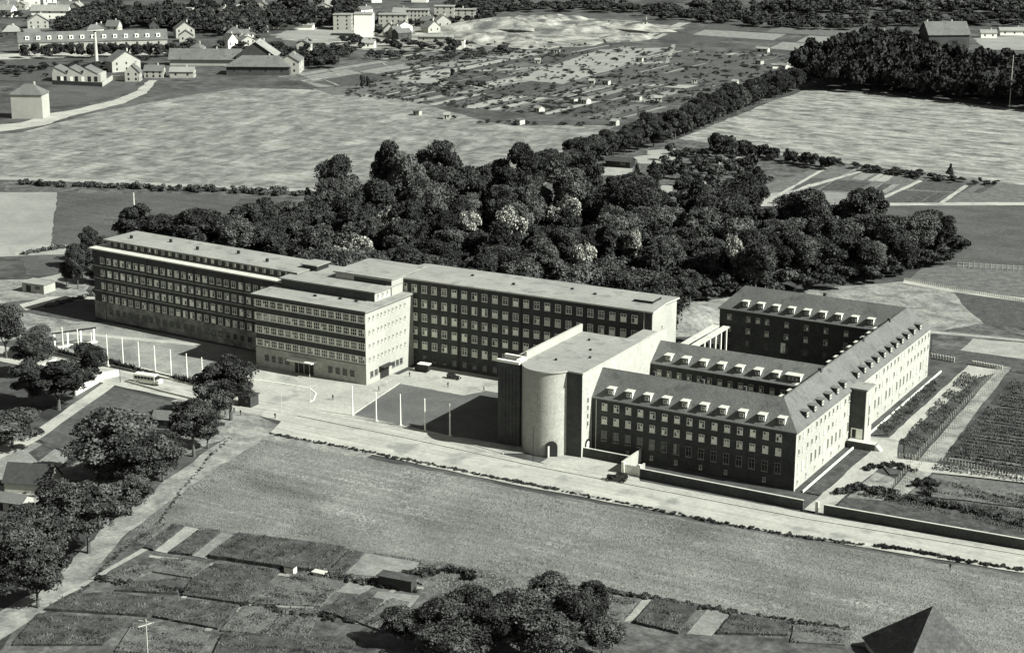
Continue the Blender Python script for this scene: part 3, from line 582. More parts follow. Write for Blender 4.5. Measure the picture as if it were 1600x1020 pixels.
# ---------------------------------------------------------------- foliage
def ico():
    bm = __import__('bmesh').new(); __import__('bmesh').ops.create_icosphere(bm, subdivisions=2, radius=1)
    v = np.array([x.co[:] for x in bm.verts]); f = np.array([[q.index for q in x.verts] for x in bm.faces]); bm.free(); return v, f
ICO = ico()
def quads_and_cores(cent, nrm, size, cores, mats, qm=None):
    """leaf clumps as small bent quads, plus rough inner lumps"""
    n = len(cent); a = np.cross(nrm, RNG.normal(size=(n, 3))); a /= np.linalg.norm(a, axis=1)[:, None] + 1e-9
    b = np.cross(nrm, a); s = size[:, None]
    k = RNG.uniform(.6, 1.15, (n, 1))
    q = np.stack([cent - a * s - b * s * k * .6, cent + a * s * .9 - b * s * k, cent + a * s + b * s * k * .7 - nrm * s * .4, cent - a * s * .8 + b * s * k], 1).reshape(-1, 3)
    vs = [q]; loops = [np.arange(n * 4)]; starts = [np.arange(n) * 4]; tot = [np.full(n, 4)]; mi = [np.zeros(n, int) if qm is None else qm]
    off = n * 4; lo = n * 4
    for c, r in cores:
        v = ICO[0] * (np.array(r) * (1 + RNG.uniform(-.12, .12, (len(ICO[0]), 1)))) + np.array(c)
        f = ICO[1] + off; vs.append(v); loops.append(f.ravel()); starts.append(lo + np.arange(len(f)) * 3); tot.append(np.full(len(f), 3)); mi.append(np.zeros(len(f), int))
        off += len(v); lo += len(f) * 3
    V = np.concatenate(vs); Lp = np.concatenate(loops); St = np.concatenate(starts); T = np.concatenate(tot); M = np.concatenate(mi)
    me = bpy.data.meshes.new('foliage'); me.vertices.add(len(V)); me.vertices.foreach_set('co', V.ravel().astype(np.float32))
    me.loops.add(len(Lp)); me.loops.foreach_set('vertex_index', Lp.astype(np.int32)); me.polygons.add(len(St))
    me.polygons.foreach_set('loop_start', St.astype(np.int32)); me.polygons.foreach_set('loop_total', T.astype(np.int32))
    for m in mats: me.materials.append(m)
    me.polygons.foreach_set('material_index', M.astype(np.int32)); me.update(calc_edges=True); me.validate(); return me
def crown_mesh(R, H, zc, nl, per, ls, mats, seed, shape='dome', white_p=0.0, lobe=.33):
    r = np.random.default_rng(seed); cs = []; cen = []; nr = []; sz = []; qm = []
    ax = r.uniform(.8, 1.15); lean = r.normal(size=2) * R * .12; bite = r.uniform(0, 6.28, 3); per = int(per * 1.45); ls = ls * .82
    for i in range(nl):
        th = r.uniform(0, 2 * math.pi); u = r.uniform(-.8, 1); rad = math.sqrt(max(0, 1 - u * u)) * r.uniform(.25, .98)
        rad *= 1 - .28 * max(0, math.cos(th - bite[0])) * (u < .3) - .2 * max(0, math.cos(2 * th - bite[1]))
        if shape == 'cone': t = r.uniform(0, 1); u = -1 + 2 * t; rad = (1 - t) * .75 * r.uniform(.4, 1)
        if shape == 'column': rad = .5 * r.uniform(0, .8) * (1 - abs(u) ** 3 * .6)
        c = np.array([R * rad * ax * math.cos(th) + lean[0] * u, R * rad / ax * math.sin(th) + lean[1] * u, zc + u * H * .74 * r.uniform(.85, 1.12)])
        lr = R * lobe * r.choice([.55, .75, .9, 1.1, 1.25])
        if shape == 'cone': lr = R * .34 * (1.15 - t) + .3
        if shape == 'column': lr = R * .42
        rr = np.array([lr * r.uniform(.8, 1.25), lr * r.uniform(.8, 1.25), lr * r.uniform(.6, 1.0)])
        cs.append((c, rr * .6))
        d = r.normal(size=(per, 3)); d /= np.linalg.norm(d, axis=1)[:, None]; d[:, 2] = np.where(d[:, 2] < -.3, -d[:, 2], d[:, 2])
        p = c + d * rr * (r.beta(5, 2, (per, 1)) * .75 + .48); cen.append(p)
        n = d * .8 + r.normal(size=(per, 3)) * .6; nr.append(n / np.linalg.norm(n, axis=1)[:, None]); sz.append(ls * r.uniform(.45, 1.25, per))
        w = r.random(per) < (white_p if (c[2] > zc - H * .2 and r.random() < .85) else white_p * .15); qm.append(w.astype(int))
    return quads_and_cores(np.concatenate(cen), np.concatenate(nr), np.concatenate(sz), cs, mats, np.concatenate(qm))
def trunk_mesh(h, r0, R, seed):
    r = random.Random(seed); b = MB(); b.tube([(0, 0, -.2), (.1, .05, h * .5), (.05, -.1, h)], [r0 * 1.25, r0 * .9, r0 * .7], bark, 7)
    for k in range(4):
        a = k * 1.57 + r.uniform(-.4, .4); b.tube([(0, 0, h * .8), (R * .25 * math.cos(a), R * .25 * math.sin(a), h * 1.25), (R * .5 * math.cos(a), R * .5 * math.sin(a), h * 1.75)], [r0 * .5, r0 * .35, r0 * .15], bark, 5)
    return b.mesh('trunk')
# unit trees are about 15 m high and 12 m wide
BROAD = [(crown_mesh(6.0, 5.6, 8.8, 44, 260, .27, [leafm, blossom], 100 + k), trunk_mesh(4.2, .34, 6, k)) for k in range(5)]
DARKT = [(crown_mesh(5.4, 6.2, 8.6, 38, 260, .28, [leafd, blossom], 200 + k), trunk_mesh(4.0, .32, 5.4, 10 + k)) for k in range(4)]
PALET = [(crown_mesh(5.6, 5.2, 8.4, 38, 250, .27, [leafl, blossom], 300 + k), trunk_mesh(4.0, .3, 5.5, 20 + k)) for k in range(1)]
WHITET = [(crown_mesh(5.0, 4.6, 8.0, 34, 240, .28, [leafl, blossom], 400 + k, white_p=.5), trunk_mesh(3.6, .28, 5, 30 + k)) for k in range(2)]
CONE = [(crown_mesh(4.0, 7.6, 8.0, 60, 110, .32, [leafd, blossom], 500, 'cone'), trunk_mesh(2.0, .25, 2, 40))]
COLM = [(crown_mesh(3.2, 7.4, 8.2, 30, 170, .32, [leafd, blossom], 600, 'column'), trunk_mesh(2.0, .25, 2, 41))]
OPEN = [(crown_mesh(6.4, 5.2, 9.6, 52, 230, .25, [leafm, blossom], 700 + k, lobe=.26), trunk_mesh(5.6, .36, 6.6, 50 + k)) for k in range(2)]
BUSH = [crown_mesh(1.2, .8, .8, 7, 80, .17, [leafm if k % 2 else leafd, blossom], 800 + k, lobe=.5) for k in range(4)]
BUSHP = [crown_mesh(1.2, .7, .7, 7, 80, .17, [leafl, blossom], 820 + k, lobe=.5, white_p=.12) for k in range(2)]
SMALL = []         # far trees: crown and trunk in one mesh
for k in range(4): SMALL.append(crown_mesh(4.6, 4.4, 5.2, 16, 90, .5, [leafd if k < 3 else leafm, blossom], 900 + k, lobe=.42))
TINY = [crown_mesh(4.6, 4.4, 5.0, 7, 42, .8, [leafd if k < 3 else leafm, blossom], 950 + k, lobe=.55) for k in range(4)]
TINYB = [crown_mesh(1.2, .8, .7, 5, 34, .26, [leafm if k % 2 else leafd, blossom], 970 + k, lobe=.55) for k in range(4)]
TINYP = [crown_mesh(1.2, .7, .6, 5, 34, .26, [leafl, blossom], 980 + k, lobe=.55, white_p=.12) for k in range(2)]
def arrays(me):
    v = np.empty(len(me.vertices) * 3, np.float32); me.vertices.foreach_get('co', v); l = np.empty(len(me.loops), np.int32); me.loops.foreach_get('vertex_index', l)
    st = np.empty(len(me.polygons), np.int32); me.polygons.foreach_get('loop_start', st); tt = np.empty(len(me.polygons), np.int32); me.polygons.foreach_get('loop_total', tt)
    mi = np.empty(len(me.polygons), np.int32); me.polygons.foreach_get('material_index', mi); return v.reshape(-1, 3), l, st, tt, mi
CACHE = {}
def joined(name, items, label, cat, kind=None):
    """many small plants as one mesh; items are (mesh, x, y, turn, width scale, height scale)"""
    vs, ls, ss, ts, ms, mats = [], [], [], [], [], []; vo = lo = 0
    for me, x, y, a, s_, h_ in items:
        if me.name not in CACHE: CACHE[me.name] = arrays(me)
        v, l, st, tt, mi = CACHE[me.name]; ca, sa = math.cos(a) * s_, math.sin(a) * s_
        w = np.stack([v[:, 0] * ca - v[:, 1] * sa + x, v[:, 0] * sa + v[:, 1] * ca + y, v[:, 2] * h_], 1)
        idx = []
        for m in me.materials:
            if m not in mats: mats.append(m)
            idx.append(mats.index(m))
        vs.append(w); ls.append(l + vo); ss.append(st + lo); ts.append(tt); ms.append(np.array(idx, np.int32)[mi]); vo += len(v); lo += len(l)
    V = np.concatenate(vs).astype(np.float32); me = bpy.data.meshes.new(name); me.vertices.add(len(V)); me.vertices.foreach_set('co', V.ravel())
    L_ = np.concatenate(ls); me.loops.add(len(L_)); me.loops.foreach_set('vertex_index', L_); S_ = np.concatenate(ss); me.polygons.add(len(S_))
    me.polygons.foreach_set('loop_start', S_); me.polygons.foreach_set('loop_total', np.concatenate(ts))
    for m in mats: me.materials.append(m)
    me.polygons.foreach_set('material_index', np.concatenate(ms)); me.update(calc_edges=True)
    return tag(link(name, me), label, cat, None, kind)
TR = random.Random(21)
def tree(kind, x, y, s=1.0, sz=None, label=None, group=None, name='tree'):
    v = kind[TR.randrange(len(kind))]; sz = sz or s
    t = empty(name, (x, y, 0), TR.uniform(0, 6.28)); t.scale = (s, s, sz)
    link('crown', v[0], t); link('trunk', v[1], t); tag(t, label, 'tree', group); return t
def tree_px(kind, px, py, wpx, hpx, label, group=None, name='tree', W_=12.0, H_=15.0):
    """a tree standing on the surveyed base point, with its surveyed width and height"""
    p = G(px, py); k = dist_scale(p); return tree(kind, p[0], p[1], wpx / k / W_, hpx / (k * .96) / H_, label, group, name)
def inpoly(x, y, P):
    c = False
    for i in range(len(P)):
        x1, y1 = P[i]; x2, y2 = P[i - 1]
        if (y1 > y) != (y2 > y) and x < (x2 - x1) * (y - y1) / (y2 - y1) + x1: c = not c
    return c
def scatter(P, d, seed, jit=.35):
    xs = [p[0] for p in P]; ys = [p[1] for p in P]; r = random.Random(seed); out = []; j = 0
    y = min(ys)
    while y < max(ys):
        x = min(xs) + (d / 2 if j % 2 else 0)
        while x < max(xs):
            a, b = x + r.uniform(-jit, jit) * d, y + r.uniform(-jit, jit) * d
            if inpoly(a, b, P): out.append((a, b))
            x += d
        y += d * .87; j += 1
    return out
# the wood behind the hospital
WOOD = [G(*p) for p in [(118, 404), (150, 396), (270, 400), (345, 392), (430, 362), (520, 345), (600, 338), (640, 320), (745, 322), (850, 330), (940, 318), (1010, 330), (1060, 345), (1150, 352), (1240, 372), (1320, 380), (1400, 388), (1490, 388), (1528, 395), (1450, 424), (1412, 441), (1330, 449), (1210, 462), (1150, 466), (1070, 480), (1000, 490)]] + [(-62, 84), (-140, 82), (-150, 62), (-250, 60), (-262, 54)]
n_w = 0
TC = G(690, 345)
UG = [(TINY[TR.randrange(4)], x, y, TR.uniform(0, 6), TR.uniform(.6, .95), TR.uniform(.45, .8)) for (x, y) in scatter(WOOD, 7.5, 6)]
joined('undergrowth', UG, 'dark undergrowth filling the gaps between the trees of the wood', 'undergrowth', 'stuff')
WHT = [(602, 375, 58, 55, 'pale blossoming tree high in the wood above the entrance block'), (548, 415, 64, 50, 'white flowering tree just behind the hospital roof'), (793, 385, 52, 62, 'white flowering tree in the middle of the wood'), (1146, 425, 28, 66, 'slender white flowering tree above the north wing'), (880, 352, 50, 46, 'pale flowering tree near the orchard side of the wood'), (735, 370, 38, 44, 'small pale flowering tree beside the tall dark crowns'), (985, 400, 38, 44, 'pale crowned tree deep in the wood left of the slender white tree'), (912, 425, 46, 50, 'pale leaved tree in the front rows of the wood above the long flat roof')]
WP = [G(q[0], q[1] + 30) for q in WHT]; vx, vy = -CF[0], -CF[1]
for (x, y) in scatter(WOOD, 13.4, 5, .42):
    if any(math.dist((x, y), p) < 8 or math.dist((x, y), (p[0] + vx * 13, p[1] + vy * 13)) < 8 for p in WP): continue
    tall = 1 + .35 * math.exp(-((x - TC[0]) ** 2 + (y - TC[1]) ** 2) / 5000); s = TR.uniform(.85, 1.45)
    left = x < -215 and y < 95
    u = TR.random(); kind = BROAD if u < .6 else DARKT if u < .9 else COLM if u < .93 else PALET if u < .97 else CONE
    if TR.random() < .06: kind = PALET
    adj = {id(BROAD): 'broad leafy', id(DARKT): 'very dark', id(COLM): 'narrow upright', id(PALET): 'greyish paler', id(CONE): 'pointed conical'}[id(kind)]
    where = 'behind the west wing' if x < -215 else 'behind the entrance block' if x < -150 else 'behind the tall middle block' if x < -62 else 'behind the north wing court' if x < -20 else 'at its right end'
    dep = 'front rows of the wood' if y < 125 else 'middle of the wood' if y < 185 else 'rear rows of the wood'
    hgt_ = 'tall ' if s * tall > 1.3 else 'small ' if s < .95 else ''
    lb_ = f'{hgt_}{adj} tree in the {dep} {where}'
    tree(kind, x, y, s * (.7 if left else 1), s * tall * TR.uniform(.9, 1.25) * (.55 if left else .95), lb_, 'trees of the wood: ' + lb_); n_w += 1
print('wood', n_w)
for (px, py, w, h, lb) in WHT:
    tree_px(WHITET, px, py + 30, w * 1.1, h + 44, lb)
# avenue and far wood
AV = [G(*p) for p in [(852, 292), (900, 268), (960, 246), (1010, 234), (1062, 215), (1110, 196), (1170, 168), (1215, 152), (1262, 138)]]
na = 0
for o_, dd in ((0, 0), (-9, 0)):
    for a, b in zip(AV[:-1], AV[1:]):
        d = math.dist(a, b); n = max(1, int(d / 10.5)); nx, ny = -(b[1] - a[1]) / d, (b[0] - a[0]) / d
        for q in range(n):
            t = (q + TR.uniform(.1, .9)) / n; x = a[0] + (b[0] - a[0]) * t - nx * o_; y = a[1] + (b[1] - a[1]) * t - ny * o_
            s = TR.uniform(.75, 1.0); tree(DARKT if TR.random() < .7 else BROAD, x, y, s, s * TR.uniform(.85, 1.1), 'dark tree in the thick belt running diagonally along the stubble field', 'trees of the diagonal belt'); na += 1
belt_ug = []
for a, b in zip(AV[:-1], AV[1:]):
    n = int(math.dist(a, b) / 2.2)
    for q in range(n): t = (q + .5) / n; belt_ug.append((TINY[TR.randrange(4)], a[0] + (b[0] - a[0]) * t - TR.uniform(-2, 14) * 0.6, a[1] + (b[1] - a[1]) * t + TR.uniform(-4, 8), TR.uniform(0, 6), TR.uniform(.5, .8), TR.uniform(.7, 1.2)))
joined('undergrowth', belt_ug, 'dark undergrowth along the diagonal belt of trees', 'undergrowth', 'stuff')
FARW = [G(*p) for p in [(1262, 139), (1400, 149), (1700, 184), (1700, 132), (1560, 124), (1480, 118), (1400, 108), (1330, 102), (1290, 108), (1240, 122)]]
k = 0; FW = []
for (x, y) in scatter(FARW, 10.5, 8):
    s = TR.uniform(1.2, 1.7); FW.append((TINY[TR.randrange(4)], x, y, TR.uniform(0, 6), s, s * TR.uniform(1.0, 1.5))); k += 1
joined('far_wood', FW, 'dense dark wood closing the stubble field at the upper right', 'wood', 'stuff'); print('farwood', k)
def small(px, py, wpx, hpx, label, group=None, v=None, m=None):
    p = G(px, py); q = dist_scale(p); s = wpx / q / 9.2; h = hpx / q / 9.6
    o = link('tree', SMALL[v if v is not None else TR.randrange(3)], None, (p[0], p[1], 0), TR.uniform(0, 6), (s, s, h)); tag(o, label, 'tree', group); return o
# orchard and garden trees between belt and wood
OG = []
for q in scatter([(900, 300), (930, 285), (1010, 262), (1060, 232), (1115, 225), (1180, 240), (1200, 300), (1160, 330), (1000, 335), (920, 320)], 15, 12):
    if any(inpoly(q[0], q[1], c) for c in [[(915, 262), (1000, 238), (1060, 238), (990, 280), (925, 280)], [(1005, 286), (1060, 286), (1060, 306), (1015, 310)]]): continue
    p = G(q[0], q[1] + 6); k_ = dist_scale(p); OG.append((TINY[TR.randrange(4)], p[0], p[1], TR.uniform(0, 6), TR.uniform(10, 26) / k_ / 9.2, TR.uniform(9, 28) / k_ / 9.6))
joined('orchard_trees', OG, 'small round trees scattered over the orchard gardens between the belt and the wood', 'trees', 'stuff')
tree_px(CONE, 1021, 290, 22, 42, 'dark pointed conifer standing in the orchard gardens', name='conifer', W_=7.5); tree_px(CONE, 995, 288, 18, 34, 'smaller pointed conifer left of the tallest one in the orchard', name='conifer', W_=7.5)
tree_px(COLM, 1118, 250, 22, 42, 'tall dark tree beside the near corner of the stubble field', W_=6); tree_px(DARKT, 1142, 252, 24, 34, 'lower dark tree right of the tall one at the stubble field corner')
tree_px(CONE, 1180, 318, 40, 62, 'tall dark tree at the left end of the allotment field', name='conifer', W_=7.5); tree_px(CONE, 1484, 276, 12, 22, 'single small pointed tree on the hedge line at the right', name='conifer', W_=7.5)
# trees at the near left
tree_px(OPEN, 361, 657, 92, 96, 'large spreading tree beside the dark kiosk on the forecourt corner')
tree_px(OPEN, 303, 713, 84, 92, 'spreading tree between the small shed and the forecourt corner tree')
tree_px(OPEN, 230, 778, 112, 100, 'leaning open crowned tree standing alone beside the dirt track')
tree_px(BROAD, 178, 755, 135, 120, 'largest broad tree at the corner of the dark field'); tree_px(BROAD, 255, 752, 70, 80, 'bushy dark tree right of the largest broad tree')
tree_px(OPEN, 139, 865, 108, 112, 'broad tree with visible trunk beside the dirt track left of the allotments'); tree_px(BROAD, 78, 885, 80, 85, 'dark tree left of the track, behind the lower left grove')
tree_px(BROAD, 60, 950, 92, 100, 'big tree at the lower left edge beside the dirt track'); tree_px(BROAD, 20, 920, 100, 110, 'dark tree cut by the left edge of the view, below the house roof'); tree_px(PALET, 165, 770, 66, 60, 'paler tree in front of the largest broad tree')
tree_px(BROAD, 205, 806, 66, 66, 'dark tree between the leaning tree and the track trees'); tree_px(BROAD, 100, 835, 92, 84, 'dense tree behind the track tree at the left'); tree_px(DARKT, 45, 862, 84, 74, 'dark tree at the left edge below the low shed'); tree_px(DARKT, 262, 742, 66, 66, 'dark round tree just right of the largest broad tree'); tree_px(DARKT, 325, 700, 60, 56, 'low dark tree under the spreading shed tree'); tree_px(OPEN, 336, 668, 66, 74, 'second trunked tree close left of the corner tree')
tree_px(DARKT, 92, 640, 110, 78, 'wide dark tree left of the whitewashed wall'); tree_px(DARKT, 142, 598, 56, 64, 'round dark tree at the lawn wall'); tree_px(DARKT, 50, 632, 70, 70, 'dark tree at the left edge above the diagonal path')
tree_px(BROAD, 50, 590, 58, 68, 'grey leaved tree left of the pergola'); tree_px(BROAD, 62, 560, 44, 52, 'small tree behind the pergola at the left edge'); tree_px(BROAD, 10, 560, 60, 90, 'tree beyond the left edge by the yards')
tree_px(BROAD, 20, 700, 90, 60, 'tree at the far left by the diagonal path')
# trees at the left end of the west wing
tree_px(DARKT, 122, 452, 38, 72, 'tall dark tree touching the left end of the west wing'); tree_px(DARKT, 140, 420, 40, 66, 'dark tree behind the left end of the west wing'); tree_px(DARKT, 104, 446, 26, 36, 'small dark tree left of the west wing')
# grove at the bottom
for (px, py, w, h) in [(630, 1010, 70, 62), (690, 1015, 84, 84), (735, 985, 66, 74), (760, 1030, 90, 96), (815, 1020, 92, 100), (858, 985, 90, 88), (900, 1005, 80, 90), (930, 990, 60, 84), (855, 1050, 100, 100), (940, 1030, 60, 70), (705, 1050, 90, 80), (790, 975, 50, 50)]:
    tree_px(BROAD, px, py, w * 1.1, h, 'bushy tree in the round grove at the bottom of the meadow', 'trees of the bottom grove')
# town trees, hedges of far trees
def belt(pts, n, w, h, label, group, spread=4, v=None):
    r = random.Random(int(pts[0][0] * 7 + n))
    it = []
    for q in range(n):
        t = r.random() * (len(pts) - 1); i = int(t); f_ = t - i; a, b = pts[i], pts[i + 1]
        p = G(a[0] + (b[0] - a[0]) * f_, a[1] + (b[1] - a[1]) * f_ + r.uniform(-spread, spread)); k_ = dist_scale(p)
        it.append((TINY[r.randrange(4)], p[0], p[1], r.uniform(0, 6), w * r.uniform(.6, 1.3) / k_ / 9.2, h * r.uniform(.7, 1.25) / k_ / 9.6))
    joined('tree_belt', it, label, 'trees', 'stuff')
belt([(1120, 233), (1200, 248), (1300, 266)], 55, 15, 18, 'low dark tree row below the near edge of the stubble field', None, 3)
belt([(1300, 258), (1385, 272), (1480, 284), (1575, 292)], 44, 13, 9, 'hedge line with bushes between stubble field and right hand allotments', None, 2.5)
belt([(150, 36), (230, 38), (330, 44), (430, 40), (560, 36)], 200, 24, 20, 'dark tree in the town wood along the top edge', 'dark town wood at the top left', 9)
belt([(100, 50), (125, 40), (160, 30), (330, 24), (560, 16)], 150, 26, 18, 'dark tree at the far top of the town wood', 'dark town wood at the top left', 8)
belt([(0, 112), (60, 116), (150, 104), (230, 100)], 50, 14, 7, 'dark garden shrubs between terrace and workshop', None, 9)
belt([(265, 82), (300, 78), (420, 84), (500, 92)], 50, 16, 12, 'dark trees between the terrace and the barns', None, 8)
belt([(470, 70), (560, 88), (700, 92), (800, 80)], 90, 13, 8, 'dark shrubs along the upper side of the far allotments', None, 6)
belt([(330, 55), (370, 50), (420, 55)], 34, 20, 20, 'dark tree behind the barns of the town', 'trees behind the barns', 6)
for q in range(14): small(38 + q * 17.5, 89 + random.Random(q).uniform(-1, 3), 19, 21, 'clipped round street tree before the terraced houses', 'street trees before the terrace', 0)
belt([(485, 60), (560, 72), (640, 78), (740, 72)], 26, 15, 12, 'dark tree in the thin belt beyond the far allotments', 'thin belt beyond the far allotments', 4)
belt([(470, 104), (520, 102)], 22, 18, 20, 'dark tree beside the big barn yard', 'trees beside the barn yard', 5)
belt([(0, 30), (60, 32), (90, 50)], 9, 12, 10, 'small garden tree among the far upper left houses', 'garden trees at the upper left')
belt([(700, 83), (712, 80)], 4, 14, 18, 'dark tree below the small white block', 'trees by the small white block', 3)
belt([(1000, 22), (1150, 34), (1290, 42), (1440, 34), (1600, 36)], 190, 20, 13, 'dark tree in the belt along the top right', 'far belt along the top right', 7)
belt([(1080, 20), (1300, 18), (1620, 16)], 160, 22, 15, 'dark tree beyond the belt along the top right', 'far belt along the top right', 6)
belt([(700, 12), (860, 14), (1050, 16)], 100, 20, 10, 'far tree along the upper edge above the sand pit', 'far trees above the sand pit', 6)
belt([(1300, 82), (1360, 74), (1430, 78)], 50, 24, 24, 'dark tree before the houses at the top right', 'trees before the top right houses', 7)
belt([(590, 60), (600, 30)], 9, 12, 18, 'dark trees right of the blank white block', None, 3)
belt([(780, 30), (600, 44)], 60, 12, 11, 'small tree among the white town blocks', 'trees among the white town blocks', 8)
small(567, 140, 9, 22, 'left one of two small dark columnar trees in the allotments', v=0); small(574.5, 139, 7, 20, 'right one of two small dark columnar trees in the allotments', v=1); small(707, 122, 10, 14, 'single dark bush tree beside the pale square plot', v=2)
belt([(680, 130), (760, 136), (640, 138)], 16, 12, 6, 'low dark shrub tree around the pale square plot', 'shrubs round the pale square plot', 4)
belt([(640, 183), (800, 195), (960, 198)], 22, 8, 5, 'small shrub on the edge between meadow field and far allotments', 'shrubs on the meadow field edge', 2)
rb = random.Random(99); it = []
for q in range(1100):
    u, v_ = rb.random(), rb.random(); p = bilin([(520, 150), (960, 190), (1330, 90), (740, 62)], u, v_); p = G(*p); k_ = dist_scale(p)
    it.append((TINY[rb.randrange(4)], p[0], p[1], rb.uniform(0, 6), rb.choice([3, 4, 5, 6, 11]) * rb.uniform(.8, 1.3) / k_ / 9.2, rb.uniform(1.6, 4.2) / k_ / 9.6))
joined('fruit_trees', it, 'fruit trees and shrubs dotted over the far allotments', 'trees', 'stuff')
# bushes near at hand
def bush(x, y, s, label, group=None, set_=None, name='bush'):
    st = set_ or BUSH; o = link(name, st[TR.randrange(len(st))], None, (x, y, 0), TR.uniform(0, 6), (s, s, s * TR.uniform(.7, 1.1))); tag(o, label, 'bush', group); return o
def bushline(px, n, s, label, group, spread=.6, set_=None):
    P = [G(*p) for p in px]; it = []; T_ = TINYP if set_ is BUSHP else TINYB
    for q in range(n):
        t = (q + TR.random()) / n * (len(P) - 1); i = min(int(t), len(P) - 2); f_ = t - i
        ss_ = s * TR.uniform(.6, 1.3)
        it.append((T_[TR.randrange(len(T_))], P[i][0] + (P[i + 1][0] - P[i][0]) * f_ + TR.uniform(-spread, spread), P[i][1] + (P[i + 1][1] - P[i][1]) * f_ + TR.uniform(-spread, spread), TR.uniform(0, 6), ss_, ss_ * TR.uniform(.7, 1.1)))
    joined('shrubs', it, label, 'shrubs', 'stuff')
bushline([(422, 678), (560, 704), (680, 728), (800, 752), (870, 766)], 260, .34, 'low scrub on the meadow edge along the pale road', 'scrub along the road edge', .5)
bushline([(880, 768), (960, 784), (1040, 800)], 90, .28, 'low scrub on the meadow edge along the pale road', 'scrub along the road edge', .5)
bushline([(1050, 802), (1130, 818), (1228, 836), (1300, 846), (1345, 852)], 110, .36, 'low scrub on the meadow edge along the pale road', 'scrub along the road edge', .5)
bushline([(1368, 854), (1420, 860), (1500, 876), (1600, 892)], 110, .42, 'low scrub on the meadow edge along the pale road', 'scrub along the road edge', .5)
bushline([(368, 678), (330, 712), (282, 770), (245, 820), (190, 860), (150, 900), (100, 950)], 260, .24, 'weed clump between the dirt track and the meadow', 'weeds along the dirt track', .5)
bushline([(1312, 770), (1345, 764), (1400, 778), (1470, 790), (1600, 822)], 60, .9, 'dark garden shrub inside the long roadside wall', 'shrubs inside the long wall', 1.2)
bushline([(1350, 735), (1385, 728), (1425, 735)], 20, .8, 'dark shrub in the round bed by the drive', 'shrubs in the round bed', 1)
bushline([(1425, 760), (1455, 756), (1450, 772)], 16, .9, 'dark shrub at the corner of the kitchen garden', 'shrubs at the kitchen garden corner', 1)
bushline([(75, 480), (110, 470), (148, 462)], 26, .8, 'pale flowering bush on the bank left of the west wing', 'pale bushes left of the west wing', .8, BUSHP)
bushline([(36, 398), (80, 390), (112, 386)], 26, .9, 'pale bush row beyond the left yards', 'pale bush row at the left', .8, BUSHP)
bushline([(100, 432), (145, 428)], 14, .8, 'pale bush by the dark tree at the west wing end', 'pale bushes at the west wing end', .6, BUSHP)
bushline([(112, 544), (130, 540), (160, 560)], 18, .8, 'pale flowering shrub on the left lawn', 'pale shrubs on the left lawn', 1, BUSHP)
bushline([(33, 288), (200, 294), (350, 300), (515, 306)], 90, 1.5, 'shrub in the hedge bank below the meadow field', 'hedge bank shrubs', 3)
bushline([(640, 900), (700, 895), (760, 905)], 16, 1.0, 'bush before the bottom grove', 'bushes before the bottom grove', 1.5)
bushline([(955, 925), (1050, 942), (1150, 960), (1330, 985)], 150, .5, 'bush in the hedge below the meadow at the lower right', 'hedge at the lower right', .7)
bushline([(150, 905), (215, 915), (290, 928)], 30, .6, 'low bush between the near allotment beds', 'bushes of the near allotments', .5)
bushline([(375, 945), (450, 960), (560, 972)], 40, .6, 'low bush between the near allotment beds', 'bushes of the near allotments', 1)
bushline([(505, 902), (590, 915), (650, 922)], 40, .75, 'dark bean row bush behind the near hut', 'bean rows by the near huts', .5)
# crops standing on the near beds and gardens: far too many to count
def crops(beds, name, label, m, step, hgt, seed):
    r = np.random.default_rng(seed); vs = []
    for q, h in beds:
        P = [G(*p) if p[0] > 0 and len(p) == 2 and q is not None else p for p in q]
        a = np.array(P[0]); b = np.array(P[1]); ang = math.atan2(b[1] - a[1], b[0] - a[0]); ca, sa = math.cos(ang), math.sin(ang)
        pr = [((x - a[0]) * ca + (y - a[1]) * sa, -(x - a[0]) * sa + (y - a[1]) * ca) for x, y in P]
        xs = np.arange(min(p[0] for p in pr), max(p[0] for p in pr), step * .55); ys = np.arange(min(p[1] for p in pr), max(p[1] for p in pr), step)
        for yy in ys:
            for xx in xs:
                x_, y_ = xx + r.normal() * .12, yy + r.normal() * .1
                if inpoly(x_, y_, pr) and math.sin(x_ * .31 + yy * .9 + h * 9) + math.sin(x_ * .13 - yy * .41 + 2) + r.normal() * .5 > -.75: vs.append((a[0] + x_ * ca - y_ * sa, a[1] + x_ * sa + y_ * ca, h * .95 + .16, hgt * r.uniform(.4, 1.5) * (1.2 + .6 * math.sin(x_ * .2 + yy * 2.1))))
    vs = np.array(vs); n = len(vs); w = .3
    t = r.uniform(0, 2, n); V = np.zeros((n, 4, 3))
    for k in range(3): V[:, k, 0] = vs[:, 0] + w * np.cos(t + k * 2.09); V[:, k, 1] = vs[:, 1] + w * np.sin(t + k * 2.09); V[:, k, 2] = vs[:, 2]
    V[:, 3, 0] = vs[:, 0] + r.normal(size=n) * .08; V[:, 3, 1] = vs[:, 1] + r.normal(size=n) * .08; V[:, 3, 2] = vs[:, 2] + vs[:, 3]
    i = np.arange(n)[:, None] * 4; F_ = np.concatenate([i + [0, 1, 3], i + [1, 2, 3], i + [2, 0, 3]], 0)
    me = bpy.data.meshes.new(name); me.vertices.add(n * 4); me.vertices.foreach_set('co', V.ravel().astype(np.float32)); me.loops.add(len(F_) * 3); me.loops.foreach_set('vertex_index', F_.ravel().astype(np.int32))
    me.polygons.add(len(F_)); me.polygons.foreach_set('loop_start', (np.arange(len(F_)) * 3).astype(np.int32)); me.polygons.foreach_set('loop_total', np.full(len(F_), 3, np.int32)); me.materials.append(m); me.update(calc_edges=True)
    o = link(name, me); tag(o, label, 'crops', None, 'stuff'); print(name, n); return o
crops([(q, h) for q, m_, h in NEARBEDS if m_ in (crop1, crop2)], 'vegetable_crops', 'rows of vegetables on the near allotment beds', leafm, .6, .26, 1)
